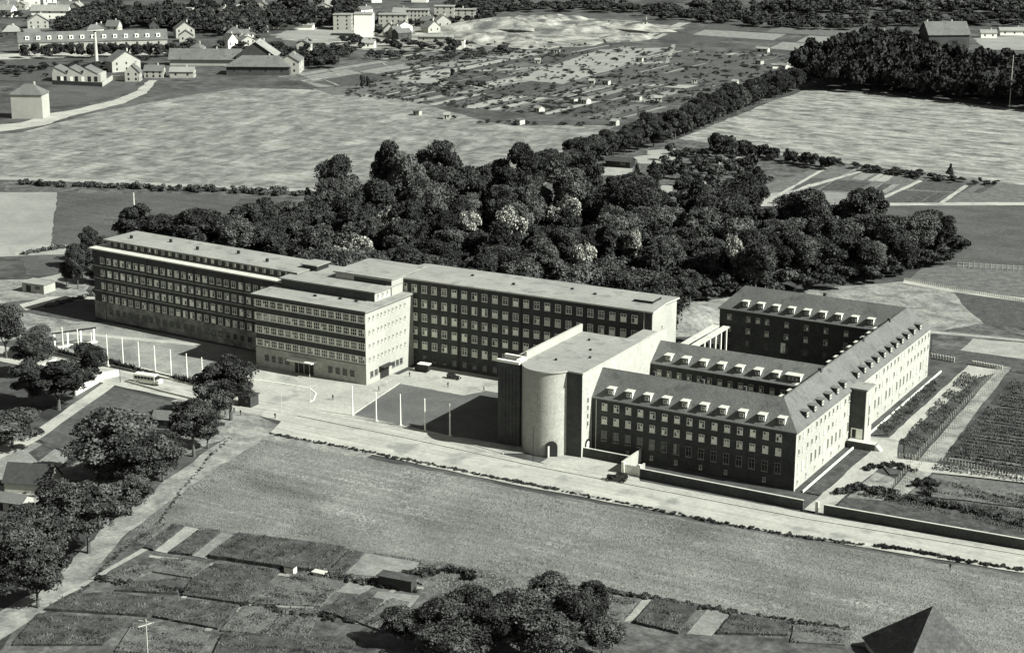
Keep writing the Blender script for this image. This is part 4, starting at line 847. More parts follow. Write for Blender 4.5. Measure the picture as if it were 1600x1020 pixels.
for q in [[(235, 868), (440, 896), (662, 918), (662, 922), (440, 901), (232, 872)], [(350, 884), (356, 885), (280, 944), (272, 942)], [(462, 903), (468, 904), (372, 958), (364, 956)], [(345, 962), (352, 963), (318, 1000), (308, 998)], [(655, 882), (662, 884), (560, 976), (552, 975)], [(222, 858), (232, 860), (100, 935), (92, 932)]]: patch('path', q, soilp, 13, .25, 2)
# tufts of the meadow
def tufts(P, n, name, label, m, h, seed):
    r = np.random.default_rng(seed); P = np.array(P); lo, hi = P.min(0), P.max(0); pts = r.uniform(lo, hi, (n, 2)); PL = [tuple(p) for p in P]
    pts = np.array([p for p in pts if inpoly(p[0], p[1], PL)]); n = len(pts); V = np.zeros((n, 4, 3)); t = r.uniform(0, 6, n); w = r.uniform(.12, .4, n)
    for k in range(3): V[:, k, 0] = pts[:, 0] + w * np.cos(t + k * 2.09); V[:, k, 1] = pts[:, 1] + w * np.sin(t + k * 2.09)
    V[:, 3, :2] = pts; V[:, 3, 2] = .13 + h * r.uniform(.3, 1.5, n); V[:, :3, 2] = .11
    i = np.arange(n)[:, None] * 4; F_ = np.concatenate([i + [0, 1, 3], i + [1, 2, 3], i + [2, 0, 3]], 0)
    me = bpy.data.meshes.new(name); me.vertices.add(n * 4); me.vertices.foreach_set('co', V.ravel().astype(np.float32)); me.loops.add(len(F_) * 3); me.loops.foreach_set('vertex_index', F_.ravel().astype(np.int32))
    me.polygons.add(len(F_)); me.polygons.foreach_set('loop_start', (np.arange(len(F_)) * 3).astype(np.int32)); me.polygons.foreach_set('loop_total', np.full(len(F_), 3, np.int32)); me.materials.append(m); me.update(calc_edges=True)
    tag(link(name, me), label, 'grass', None, 'stuff')
grassm = mat('grass_tuft', .07, .17, sc=.06, lo=.33, hi=.67, detail=8, rough=.9)
tufts([(-131, -32), (-58, -33), (4, -29), (60, -24), (110, -30), (68, -62), (0, -84), (-60, -96), (-118, -97), (-126, -62)], 60000, 'meadow_grass', 'short tufted grass of the front meadow', grassm, .22, 2)
# ---------------------------------------------------------------- flagpoles, vehicles, kerbs, people
def cyl(r, h, m, seg=8, r2=None): return MB().tube([(0, 0, 0), (0, 0, h)], [r, r2 or r * .6], m, seg)
ORD = ['first', 'second', 'third', 'fourth', 'fifth', 'sixth', 'seventh', 'eighth', 'ninth', 'tenth']
PM = cyl(.2, 9.4, white, 8, .12).mesh('pole'); PB = MB().box(-.5, .5, -.5, .5, 0, .35, conc).mesh('foot'); PK = MB().tube([(0, 0, 9.38), (0, 0, 9.7)], [.17, .05], white, 8).mesh('finial')
def pole(x, y, h, label, group, name='flagpole'):
    t = empty(name, (x, y, 0)); link('pole', PM, t, (0, 0, .3), 0, (1, 1, h / 9.7)); link('foot', PB, t); link('finial', PK, t, (0, 0, .3), 0, (1, 1, h / 9.7)); tag(t, label, 'flagpole', group)
for k, (px, py, tp) in enumerate([(99, 548, 512), (123, 553, 515), (145, 566, 520), (169, 572, 523), (193, 574, 529), (218, 580, 535), (243, 585, 541), (268, 592, 547), (293, 598, 553), (317, 604, 559)]):
    p = G(px, py); pole(p[0], p[1], (py - tp) / (dist_scale(p) * .97), ORD[k] + ' from the left of the white flagpoles along the west lawn', 'flagpoles of the west lawn')
for k, (px, py, tp) in enumerate([(551, 650, 603), (588, 659, 613), (626, 666, 616), (664, 674, 623), (703, 682, 631)]):
    p = G(px, py); pole(p[0], p[1], (py - tp) / (dist_scale(p) * .97), ORD[k] + ' from the left of the white flagpoles at the front lawn', 'flagpoles of the front lawn')
# low balustrade wall along the west lawn
pw = [G(74, 548), G(131, 563), G(170, 570), G(245, 589), G(318, 606)]
bl = empty('lawn_wall', (0, 0, 0)); tag(bl, 'low white wall with dark hedge trough along the west lawn', 'wall')
for i in range(len(pw) - 1):
    (x0, y0), (x1, y1) = pw[i], pw[i + 1]; L_ = math.hypot(x1 - x0, y1 - y0); a = math.atan2(y1 - y0, x1 - x0)
    for nm, b in (('front_wall', BX(0, L_, -.2, .2, 0, .7, white)), ('trough', BX(0, L_, .2, 1.3, 0, .5, soil)), ('rear_wall', BX(0, L_, 1.3, 1.6, 0, 1.0, white))): b.build(nm, bl, (x0, y0, 0), a)
crops([([(x, y) for x, y in q], 0.5) for q in []] or [([(75, 549), (131, 564), (132, 562), (76, 547)], .45), ([(170, 571), (318, 607), (319, 604.5), (171, 568.5)], .45)], 'hedge_plants', 'clipped dark plants in the trough of the west lawn wall', leafd, .35, .8, 9)
wall('road_kerb_wall', [G(196, 597), G(250, 612), G(330, 632)], .7, .3, conc, 'low pale kerb wall behind the bus, along the dark field')
wall('garden_wall', [G(118, 618), G(163, 592), G(186, 588)], 2.0, .4, white, 'whitewashed garden wall beside the diagonal path')
wall('yard_wall', [G(45, 585), G(88, 566)], 1.2, .4, white, 'whitewashed wall fragment behind the left hand trees')
pg = empty('pergola', (*G(85, 545), 0), math.radians(60)); tag(pg, 'white pergola frame with dark beam at the left end of the west lawn', 'pergola')
for x in (0, 4, 8, 12): BX(x, x + .5, 0, .5, 0, 4.5, white).build('post', pg)
BX(-.3, 13, 0, .5, 4.5, 4.9, dark).build('beam', pg); BX(-.3, 13, -.6, -.3, 0, .8, white).build('low_wall', pg)
PEOPLE = []
# roundabout kerb on the forecourt
kp = [G(*q) for q in [(378, 592), (440, 600), (484, 608), (494, 616), (490, 626), (484, 629)]]
b = MB()
for p, q in zip(kp[:-1], kp[1:]):
    a = math.atan2(q[1] - p[1], q[0] - p[0]); nx, ny = -math.sin(a) * .14, math.cos(a) * .14
    b.prism([(p[0] + nx, p[1] + ny), (p[0] - nx, p[1] - ny), (q[0] - nx, q[1] - ny), (q[0] + nx, q[1] + ny)], .1, .36, white)
o = b.build('kerb'); tag(o, 'curved white kerb on the forecourt before the entrance block', 'kerb')
def kerb(pts, label):
    b = MB()
    for p, q in zip(pts[:-1], pts[1:]):
        a = math.atan2(q[1] - p[1], q[0] - p[0]); nx, ny = -math.sin(a) * .12, math.cos(a) * .12
        b.prism([(p[0] + nx, p[1] + ny), (p[0] - nx, p[1] - ny), (q[0] - nx, q[1] - ny), (q[0] + nx, q[1] + ny)], .1, .38, conc)
    tag(b.build('kerb'), label, 'kerb')
kerb([(-126.2, 23.2), (-121.7, -6.7), (-93, -7.8), (-88, -9.5), (-72, -12.4)], 'pale kerb round the front lawn beside the chapel'); kerb([(-134, -14.2), (-100, -14.6), (-60, -16.2), (8, -15.2), (60, -11)], 'long pale kerb line between road and footway below the brick walls')
for i_, (px, py) in enumerate([(520, 626), (592, 612), (604, 604), (470, 590), (700, 606), (756, 612), (640, 590)]):
    PEOPLE.append((px, py, ['person in dark clothes crossing the forecourt left of the flagpoles', 'person in dark clothes beside the side door of the entrance block', 'person in pale clothes by the side facade of the entrance block', 'person in dark clothes before the main entrance canopy', 'person in dark clothes beside the parked dark car', 'person in dark clothes at the back edge of the front lawn', 'person in dark clothes next to the white roofed van'][i_], dark if i_ != 2 else offw))
# bus
def bus(x, y, rz):
    t = empty('bus', (x, y, .18), rz); tag(t, 'pale old bus parked in front of the left lawn wall', 'bus'); L2 = 4.1
    b = MB(); b.box(-L2, L2 - 1.3, -1.2, 1.2, .45, 2.6, buswhite); b.box(L2 - 1.3, L2, -1.1, 1.1, .45, 1.5, buswhite)
    b.prism([(-L2 + .1, -1.1), (L2 - 1.35, -1.1), (L2 - 1.35, 1.1), (-L2 + .1, 1.1)], 2.6, 2.8, buswhite); b.slab([(L2 - 1.3, -1.1, 2.5), (L2 - .9, -1.05, 1.5), (L2 - .9, 1.05, 1.5), (L2 - 1.3, 1.1, 2.5)], .06, glass); b.build('body', t)
    for k in range(6):
        for s in (-1, 1): BX(-L2 + .4 + k * 1.05, -L2 + 1.3 + k * 1.05, s * 1.2 - .02, s * 1.2 + .02, 1.5, 2.3, glass).build('window', t)
    for x_ in (-2.6, 2.7):
        for s in (-1, 1):
            w = MB().tube([(x_, s * 1.22 - .14, .48), (x_, s * 1.22 + .14, .48)], [.48, .48], rubber, 14).build('wheel', t); MB().tube([(x_, s * 1.22 + .14 * s, .48), (x_, s * 1.22 + .17 * s, .48)], [.2, .2], offw, 10).build('hub', w)
    for s in (-1, 1): MB().tube([(L2 - .02, s * .75, 1.0), (L2 + .1, s * .75, 1.0)], [.14, .15], white, 10).build('headlight', t)
b1 = G(232, 600); bus(b1[0], b1[1], math.radians(8))
def old_car(x, y, rz, label, m, s=1.0):
    t = empty('old_car', (x, y, .17), rz); t.scale = (s, s, s); tag(t, label, 'car')
    b = MB(); b.box(-2.1, .3, -.72, .72, .35, .95, m); b.prism([(.3, -.5), (1.7, -.36), (1.7, .36), (.3, .5)], .4, 1.02, m); b.build('body', t)
    b = MB(); b.slab([(-2.0, -.66, 1.6), (-.1, -.66, 1.6), (-.1, .66, 1.6), (-2.0, .66, 1.6)], .08, m); b.slab([(-2.25, -.66, .9), (-2.0, -.66, 1.56), (-2.0, .66, 1.56), (-2.25, .66, .9)], .06, m)
    for x_ in (-1.95, -1.05, -.2):
        for q in (-.64, .6): b.box(x_, x_ + .1, q, q + .04, .95, 1.53, m)
    b.build('cabin', t)
    for q in (-.64, .62): BX(-1.86, -.12, q, q + .02, .97, 1.5, glass).build('side_window', t)
    MB().slab([(-.1, -.6, 1.52), (.25, -.6, .98), (.25, .6, .98), (-.1, .6, 1.52)], .03, glass).build('windscreen', t)
    for x_ in (-1.5, 1.35):
        for q in (-.78, .78):
            b = MB()
            for a, c in zip(np.linspace(0, math.pi, 7)[:-1], np.linspace(0, math.pi, 7)[1:]):
                p0, p1 = (x_ + .48 * math.cos(a), .34 + .42 * math.sin(a)), (x_ + .48 * math.cos(c), .34 + .42 * math.sin(c)); b.face([(p0[0], q - .16, p0[1]), (p1[0], q - .16, p1[1]), (p1[0], q + .16, p1[1]), (p0[0], q + .16, p0[1])], m)
            b.build('mudguard', t)
            w = MB().tube([(x_, q - .09, .34), (x_, q + .09, .34)], [.34, .34], rubber, 14).build('wheel', t); MB().tube([(x_, q + .09 * np.sign(q), .34), (x_, q + .12 * np.sign(q), .34)], [.15, .15], offw, 8).build('hub', w)
    for q in (-.42, .42): MB().tube([(1.68, q, .8), (1.8, q, .8)], [.12, .13], white, 8).build('headlight', t)
    for q in (-.72, .62): BX(-1.0, 1.0, q, q + .1, .3, .36, m).build('running_board', t)
    return t
c1 = G(962, 752); old_car(c1[0], c1[1], math.radians(188), 'black vintage car driving on the pale road by the white gate', blackgloss, 1.28)
c2 = G(710, 593); old_car(c2[0], c2[1], math.radians(5), 'dark car parked before the tall dark block beyond the front lawn', blackgloss, 1.0)
def van(x, y, rz):
    t = empty('delivery_van', (x, y, .21), rz); tag(t, 'dark delivery van with a white roof beside the corner of the entrance block', 'van')
    MB().box(-2.3, 1.0, -1, 1, .5, 2.2, dark).box(1.0, 2.1, -.9, .9, .5, 1.4, dark).build('body', t); MB().box(-2.4, 1.1, -1.05, 1.05, 2.2, 2.45, white).build('roof', t)
    MB().slab([(1.0, -.9, 2.1), (1.35, -.85, 1.4), (1.35, .85, 1.4), (1.0, .9, 2.1)], .05, glass).build('windscreen', t)
    for x_ in (-1.5, 1.5):
        for q in (-1, 1): MB().tube([(x_, q - .1, .42), (x_, q + .1, .42)], [.42, .42], rubber, 12).build('wheel', t)
    for q in (-.6, .6): MB().tube([(2.1, q, 1), (2.2, q, 1)], [.14, .14], white, 8).build('headlight', t)
v = G(660, 581); van(v[0], v[1], math.radians(185))
def person(x, y, rz, label, m, h=1.75, stride=.22):
    """one skinned body: legs, trunk, arms, neck and head"""
    V_ = [(0, 0, .92), (-.1, 0, .88), (-.12, stride, .48), (-.12, stride * .6, .07), (-.12, stride + .16, .03), (.1, 0, .88), (.12, -stride * .6, .48), (.12, -stride * 1.6, .09), (.12, -stride * 1.3, .03), (0, 0, 1.15), (0, 0, 1.4), (-.2, 0, 1.42), (-.25, -.08, 1.14), (-.24, .06, .9), (.2, 0, 1.42), (.25, .06, 1.14), (.24, .2, .92), (0, .01, 1.52), (0, .02, 1.66), (0, .02, 1.75)]
    E_ = [(0, 1), (1, 2), (2, 3), (3, 4), (0, 5), (5, 6), (6, 7), (7, 8), (0, 9), (9, 10), (10, 11), (11, 12), (12, 13), (10, 14), (14, 15), (15, 16), (10, 17), (17, 18), (18, 19)]
    R_ = [.16, .11, .075, .05, .045, .11, .075, .05, .045, .15, .17, .07, .05, .035, .07, .05, .035, .06, .11, .07]
    me = bpy.data.meshes.new('person'); me.from_pydata(V_, E_, []); me.materials.append(m); o = link('person', me, None, (x, y, .15), rz, h / 1.8)
    sm = o.modifiers.new('skin', 'SKIN'); sv = me.skin_vertices[0].data
    for i, r_ in enumerate(R_): sv[i].radius = (r_, r_ * .85)
    sv[0].use_root = True; ss = o.modifiers.new('sub', 'SUBSURF'); ss.levels = 1; ss.render_levels = 1; tag(o, label, 'person'); return o
for (px, py, lb, m_) in [(366, 646, 'person in dark clothes standing right of the corner tree', dark), (376, 650, 'person in dark clothes walking on the forecourt beside the kiosk', dark), (343, 655, 'person in pale clothes standing under the corner tree', offw), (352, 652, 'person in dark clothes left of the corner tree trunk', dark),
    (1484, 892, 'lone person in dark clothes at the right of the meadow edge', dark), (1431, 628, 'person in dark clothes near the garden beds by the east path', dark), (430, 655, 'person in dark clothes walking across the forecourt road', dark)] + PEOPLE:
    p = G(px, py); person(p[0], p[1], random.uniform(0, 6), lb, m_)
for q, (px, py) in enumerate([(452, 893), (372, 912)]): pass
# kiosk, sheds, huts
def shed(px, py, w, d, h, rf, wm, rm, label, rz=0.0, name='garden_hut', roof='gable', cat='hut', win=True):
    x, y = G(px, py); t = empty(name, (x, y, 0), rz); tag(t, label, cat)
    b = BX(-w / 2, w / 2, 0, d, 0, h, wm)
    if roof == 'gable': b.face([(-w / 2, 0, h), (w / 2, 0, h), (0, 0, h + rf)], wm); b.face([(-w / 2, d, h), (0, d, h + rf), (w / 2, d, h)], wm)
    if roof == 'gablex': b.face([(-w / 2, 0, h), (-w / 2, d / 2, h + rf), (-w / 2, d, h)], wm); b.face([(w / 2, 0, h), (w / 2, d, h), (w / 2, d / 2, h + rf)], wm)
    b.build('wall', t); r = MB(); e = .25 + w * .02; th = .12
    if roof == 'gable':
        k = rf / (w / 2); r.slab([(-w / 2 - e, -e, h - e * k + .1), (0, -e, h + rf + .1), (0, d + e, h + rf + .1), (-w / 2 - e, d + e, h - e * k + .1)], th, rm); r.slab([(0, -e, h + rf + .1), (w / 2 + e, -e, h - e * k + .1), (w / 2 + e, d + e, h - e * k + .1), (0, d + e, h + rf + .1)], th, rm)
    elif roof == 'gablex':
        k = rf / (d / 2); r.slab([(-w / 2 - e, -e, h - e * k + .1), (w / 2 + e, -e, h - e * k + .1), (w / 2 + e, d / 2, h + rf + .1), (-w / 2 - e, d / 2, h + rf + .1)], th, rm); r.slab([(-w / 2 - e, d / 2, h + rf + .1), (w / 2 + e, d / 2, h + rf + .1), (w / 2 + e, d + e, h - e * k + .1), (-w / 2 - e, d + e, h - e * k + .1)], th, rm)
    elif roof == 'hip':
        i = min(w, d) / 2; e_ = e
        A, B, C_, D = (-w / 2 - e, -e, h), (w / 2 + e, -e, h), (w / 2 + e, d + e, h), (-w / 2 - e, d + e, h)
        if w >= d: P, Q = (-w / 2 + i, d / 2, h + rf), (w / 2 - i, d / 2, h + rf); r.slab([A, B, Q, P], th, rm); r.slab([C_, D, P, Q], th, rm); r.slab([B, C_, Q], th, rm); r.slab([D, A, P], th, rm)
        else: P, Q = (0, i, h + rf), (0, d - i, h + rf); r.slab([A, B, P], th, rm); r.slab([B, C_, Q, P], th, rm); r.slab([C_, D, Q], th, rm); r.slab([D, A, P, Q], th, rm)
    elif roof == 'flat': r.box(-w / 2 - e, w / 2 + e, -e, d + e, h + .003, h + .18, rm)
    r.build('roof', t)
    if win: BX(-w * .32, -w * .1, -.04, 0, h * .1, h * .8, dark).build('door', t); BX(w * .1, w * .32, -.04, 0, h * .45, h * .8, glass).build('window', t)
    return t
shed(382, 636, 4.2, 3.5, 3.2, .2, black, black, 'dark flat roofed kiosk with one white edge right of the corner tree', 0, 'kiosk', 'flat', 'kiosk')
shed(253, 670, 5.0, 4.0, 2.8, 1.6, black, tile, 'small dark shed with pale door in the corner of the dark field', .3, 'shed', 'gablex', 'shed')
for args in [(451, 898, 2.2, 1.6, 1.8, .3, offw, black, 'little pale box hut between the near beds, left of a lower box'), (497, 902, 2.4, 1.2, 1.0, .2, offw, conc, 'low pale box beside the narrow dark bed'), (617, 922, 7.5, 2.5, 2.6, .3, black, soil, 'long dark garden hut behind the dark bean rows'), (913, 985, 4, 2.4, 2.2, .4, conc, tile, 'small garden hut by the bottom grove')]:
    shed(*args[:8], args[8], .1, 'garden_hut', 'flat', 'hut', False)
slate_shade = mat('old_slate', .045, .07, sc=.5, fine=2.0, finek=.4, v3=.09, sc3=.6, rough=.8)
hx, hy = G(1458, 945, 12.0); ha = math.radians(-50)
fh = shed(1455, 1012, 18, 18, 1.8, 10.1, stone, slate_shade, 'house at the bottom right corner showing only its hipped tiled roof', ha, 'house', 'hip', 'house', False)
fh.location = (hx + math.sin(ha) * 9, hy - math.cos(ha) * 9, 0)
hl = shed(42, 772, 11, 7, 3, 3.4, pale, black, 'low house with dark roof cut by the left edge', .35, 'house', 'gablex', 'house', False)
shed(10, 800, 8, 5, 2.6, 1.2, pale, tile, 'low shed under the trees below the left edge house', .2, 'shed', 'gablex', 'shed')
shed(52, 458, 9, 6, 3.2, .4, pale, roofm, 'small pale garage with dark door at the left edge yard', .1, 'garage', 'flat', 'garage')
shed(965, 262, 12, 7, 3.0, 1.5, dark, black, 'dark garden house with white trim in the orchard clearing', .1, 'garden_house', 'gablex', 'house')
# hut positions over the far allotments
HUTS = [(650, 181, 'at the meadow field corner of the far allotments'), (698, 187, 'just right of the meadow field corner of the far allotments'), (808, 195, 'at the lower edge of the far allotments beside the meadow field'), (958, 197, 'beside the left end of the diagonal tree belt'), (908, 160, 'in the middle row of the far allotments'), (912, 163, 'touching its twin in the middle row of the far allotments'), (995, 158, 'centre right of the far allotments'), (1028, 160, 'right of the far allotment centre'), (945, 133, 'just below the pale diagonal plot, left'), (924, 133, 'below the pale diagonal plot, leftmost'), (998, 97, 'at the upper right tip of the pale diagonal plot'), (838, 176, 'in the lower half of the far allotments'), (1184, 101, 'above the dark pasture near the tree belt'), (1220, 108, 'long and pale near the tree belt'), (1085, 131, 'on the right side below the dark pasture'), (1147, 134, 'lower right, near the tree belt'), (893, 162, 'low in the middle row'), (1190, 82, 'among the upper right allotments'), (1245, 102, 'right beside the tree belt'), (840, 100, 'at the upper path crossing'), (870, 84, 'near the sand pit')]
for k_, (px, py, w_) in enumerate(HUTS):
    L2 = 9 if px in (1190, 1220, 1245) else rb.uniform(3.2, 5)
    shed(px, py, L2, 4, 2.6, 1.0, offw if k_ % 3 else pale, roofm if k_ % 2 else tile, 'garden hut ' + w_, rb.uniform(-.5, .5), 'garden_hut', 'gablex' if k_ % 2 else 'flat')
# ---------------------------------------------------------------- town at the upper edge
def house(px, py, w, d, h, rf, rz, wm, rm, label, roof='gablex', nw=3, ns=2, cat='house', name='house', gw=2):
    t = shed(px, py, w, d, h, rf, wm, rm, label, rz, name, roof, cat, False); fm = MB().box(-.55, .55, -.06, 0, -.75, .75, dark).mesh('window')
    for s_ in range(ns):
        z = h * (s_ + .55) / ns
        for k in range(nw): link('window', fm, t, (-w / 2 + w * (k + .5) / nw, 0, z))
        for k in range(gw): link('window', fm, t, (w / 2, d * (k + .5) / gw, z), E90)
    if rf > 0: BX(w * .15, w * .15 + .8, d / 2 - .4, d / 2 + .4, h + rf - .8, h + rf + 1.2, offw).build('chimney', t)
    return t
house(43, 186, 17, 12, 13, 5, .45, pale, tile, 'tall pale house with windowless wall at the upper left edge', 'hip', 0, 0, gw=0)
te = empty('terraced_row', (*G(30, 84), 0), math.atan2(G(262, 78)[1] - G(30, 84)[1], G(262, 78)[0] - G(30, 84)[0])); tag(te, 'long row of terraced houses with white dormers behind the factory chimney', 'houses')
LT = math.dist(G(30, 84), G(262, 78)); BX(0, LT, 0, 11, 0, 7.5, pale).build('wall', te)
r = MB(); r.slab([(-.5, -.5, 7.3), (LT + .5, -.5, 7.3), (LT + .5, 5.5, 14), (-.5, 5.5, 14)], .2, tile); r.slab([(-.5, 5.5, 14), (LT + .5, 5.5, 14), (LT + .5, 11.5, 7.3), (-.5, 11.5, 7.3)], .2, tile); r.build('roof', te)
dm = BX(-1.3, 1.3, 0, 3.0, 0, 2.5, white).mesh('dormer'); wm_ = BX(-.7, .7, -.05, 0, -.9, .9, dark).mesh('window')
for k in range(13):
    x = 6 + k * (LT - 12) / 12; d_ = link('dormer', dm, te, (x, 1.0, 8.9)); link('window', wm_, d_, (0, 0, 1.3), 0, .8); link('window', wm_, te, (x, 0, 5.2)); link('window', wm_, te, (x + 3, 0, 2.2))
ck = empty('factory_chimney', (*G(151, 100), 0)); tag(ck, 'tall thin white factory chimney in front of the terraced houses', 'chimney'); MB().tube([(0, 0, 0), (0, 0, 21)], [1.3, .8], offw, 12).build('shaft', ck); MB().tube([(0, 0, 20.9), (0, 0, 21.6)], [.95, .95], dark, 12).build('rim', ck)
saw = empty('workshop', (*G(82, 128), 0), math.radians(28)); tag(saw, 'low workshop with three sawtooth roofs by the dark field', 'workshop')
MB().box(0, 30, 0, 14, 0, 5, pale).build('wall', saw)
for k in range(3):
    b = MB(); x = k * 9.5; b.face([(x, 0, 5), (x + 9.5, 0, 5), (x + 1.5, 0, 9)], pale); b.face([(x, 14, 5), (x + 1.5, 14, 9), (x + 9.5, 14, 5)], pale); b.slab([(x + 1.5, -.3, 9.1), (x + 9.5, -.3, 5.1), (x + 9.5, 14.3, 5.1), (x + 1.5, 14.3, 9.1)], .15, tile); b.slab([(x, -.3, 5.1), (x + 1.5, -.3, 9.1), (x + 1.5, 14.3, 9.1), (x, 14.3, 5.1)], .15, tile); b.build('roof', saw)
for x in (3, 7, 14, 22, 26): BX(x, x + 2, -.08, 0, .3, 3.4, dark).build('door', saw)
for x in (5.2, 11, 18): BX(x, x + 1.8, -.1, 0, .3, 3.2, white).build('door', saw)
wall('yard_wall', [G(82, 132), G(160, 136)], 2.5, .5, brick, 'dark yard wall below the sawtooth workshop'); wall('yard_wall', [G(160, 136), G(176, 125), G(218, 128)], 2.8, .5, pale, 'pale yard wall left of the gabled cottage')
house(207, 128, 9, 9, 6, 4.5, .55, pale, tile, 'pale gabled cottage at the bend of the lane', 'gable', 2, 2)
house(198, 112, 20, 10, 7, 6, 1.2, pale, tile, 'larger tiled house directly behind the gabled cottage', 'gable', 3, 2); house(240, 122, 12, 9, 4.5, 3, .5, pale, tile, 'low tiled house right of the gabled cottage', 'gablex')
house(284, 122, 15, 8, 4, 2.4, .5, pale, roofm, 'small bright outbuilding in front of the long byre', 'gablex', 2, 1)
house(320, 103, 46, 12, 5, 5.5, .5, pale, tile, 'long low byre with grey roof left of the big barn', 'gablex', 0, 0)
house(403, 118, 40, 18, 5.5, 6, .5, brick, tile, 'big barn with broad grey roof beside the meadow field', 'hip', 4, 1, 'barn', 'barn'); house(400, 104, 26, 20, 7, 9, .5, brick, roofm, 'higher pale roofed barn rising behind the big barn', 'gable', 2, 1, 'barn', 'barn'); house(452, 116, 13, 22, 8, 4, .5, pale, tile, 'pale walled barn annex at the right end of the barns', 'gable', 2, 2)
house(290, 60, 14, 10, 7, 5, .9, pale, tile, 'gabled house right of the terraced row', 'gable'); house(365, 68, 11, 9, 7, 4.5, .5, pale, tile, 'square hipped house among the town trees', 'hip'); house(388, 72, 12, 8, 4, 3, 1.2, pale, tile, 'small house right of the square hipped house', 'gable')
house(455, 47, 34, 8, 4, 1, .45, white, roofm, 'long low white shed on the cleared ground', 'gablex', 0, 0); house(400, 52, 16, 8, 4, 1.5, .45, pale, roofm, 'low pale shed left of the long white shed', 'gablex', 2, 1)
house(296, 37, 6, 5, 12, 0, .4, white, roofm, 'narrow white tower house between the town trees', 'flat', 1, 3); house(352, 32, 7, 6, 8, 3, 1.0, white, roofm, 'tiny white gable peeking from the town wood', 'gable', 1, 1)
house(170, 36, 40, 12, 6, 2, .45, pale, roofm, 'long pale building above the terraced row', 'gablex', 8, 1); house(60, 45, 16, 10, 6, 5, .8, pale, roofm, 'pale roofed house above the left end of the terraced row', 'gable')
house(78, 30, 30, 10, 7, 4, .5, white, roofm, 'bright house at the top left corner', 'gablex'); house(103, 76, 10, 8, 4, 3.5, .6, white, roofm, 'small white gabled house among the street trees', 'gable', 2, 1)
TB = [(568, 58, 14, 14, 17, 'large blank white block of flats at the top edge', 0), (614, 50, 22, 12, 13, 'pale block of flats right of the blank white block', 5), (652, 40, 18, 12, 12, 'third pale block along the top row', 6), (694, 36, 16, 12, 13, 'small pale block right of the third block', 3), (722, 33, 22, 10, 9, 'low pale houses near the sand pit', 4), (535, 48, 14, 12, 12, 'grey block left of the blank white block', 2)]
for px, py, w, d, h, lb, nw in TB: house(px, py, w, d, h, 0, .5, white if nw == 0 else pale, roofm, lb, 'flat', nw, 0 if nw == 0 else 4, 'flats', 'block_of_flats', 3)
house(718, 78, 7, 5, 7, 0, .4, white, roofm, 'small bright white block below the sand pit road', 'flat', 1, 1); house(575, 76, 9, 7, 4, 2, .4, white, roofm, 'tiny white house below the blank block', 'gablex', 1, 1)
house(680, 66, 26, 8, 4, 1, .45, pale, roofm, 'long low pale building between sand pit and flats', 'gablex', 3, 1)
crops([([(1405, 692), (1438, 704), (1540, 588), (1505, 583)], .2), ([(1455, 735), (1600, 755), (1600, 600), (1585, 592)], .15), ([(1330, 772), (1600, 832), (1600, 800), (1400, 772)], .2), ([(1370, 668), (1388, 680), (1470, 606), (1460, 592)], .2), ([(1445, 746), (1600, 775), (1600, 796), (1430, 764)], .1)], 'garden_plants', 'plants growing in the kitchen garden beds', leafm, .8, .32, 12)
rb3 = random.Random(14)
for k_ in range(22):
    px, py = rb3.choice([(rb3.uniform(255, 480), rb3.uniform(48, 92)), (rb3.uniform(0, 260), rb3.uniform(44, 62)), (rb3.uniform(560, 760), rb3.uniform(40, 62))])
    house(px, py, rb3.uniform(7, 13), 8, rb3.uniform(3.5, 6.5), rb3.uniform(2.5, 4.5), rb3.uniform(.2, 1.4), rb3.choice([pale, white, offw, brick]), rb3.choice([tile, tile, roofm]), 'small town house half hidden among dark garden trees', rb3.choice(['gablex', 'gable', 'hip']), 2, 1)['group'] = 'town houses among garden trees'
rb2 = random.Random(4)
for k_ in range(26):
    px = rb2.choice([rb2.uniform(0, 130), rb2.uniform(360, 830)]); py = rb2.uniform(2, 30)
    house(px, py, rb2.uniform(8, 18), 9, rb2.uniform(4, 7), rb2.uniform(2, 4), rb2.uniform(.2, 1.2), rb2.choice([pale, white, offw]), rb2.choice([tile, roofm]), 'small far house on the uppermost edge of the town', rb2.choice(['gablex', 'gable']), 2, 1)['group'] = 'houses on the uppermost edge'
bn = house(1482, 78, 30, 22, 11, 8, .62, brick, tile, 'big dark walled barn with pale roof at the top right', 'gablex', 0, 0, 'barn', 'barn')
for k in range(8): BX(15.02, 15.25, 1.5 + k * 2.6, 1.9 + k * 2.6, .5, 10.5, offw).build('timber_post', bn)
house(1449, 62, 8, 8, 9, 4, .9, white, tile, 'bright white gabled house left of the big barn', 'gable', 2, 2); house(1402, 66, 9, 8, 4, 2.5, .5, white, roofm, 'small white house among trees left of the barn', 'gable', 1, 1); house(1378, 70, 10, 8, 5, 5, .5, offw, tile, 'dark roofed cottage among the trees at the top right', 'hip', 2, 1)
house(1545, 60, 12, 8, 4, 2, .5, white, roofm, 'small white house right of the big barn', 'gablex', 2, 1); house(1585, 56, 22, 8, 4, 2, .5, white, roofm, 'long white house at the right edge beyond the barn', 'gablex', 3, 1); house(1225, 108, 15, 5, 2.6, .2, .5, white, roofm, 'long white wall like shed beside the belt', 'flat', 0, 0)
hd = house(1008, 46, 4, 4, 6, 2, .5, offw, black, 'small dark hut beside the sand pit', 'hip', 1, 2)
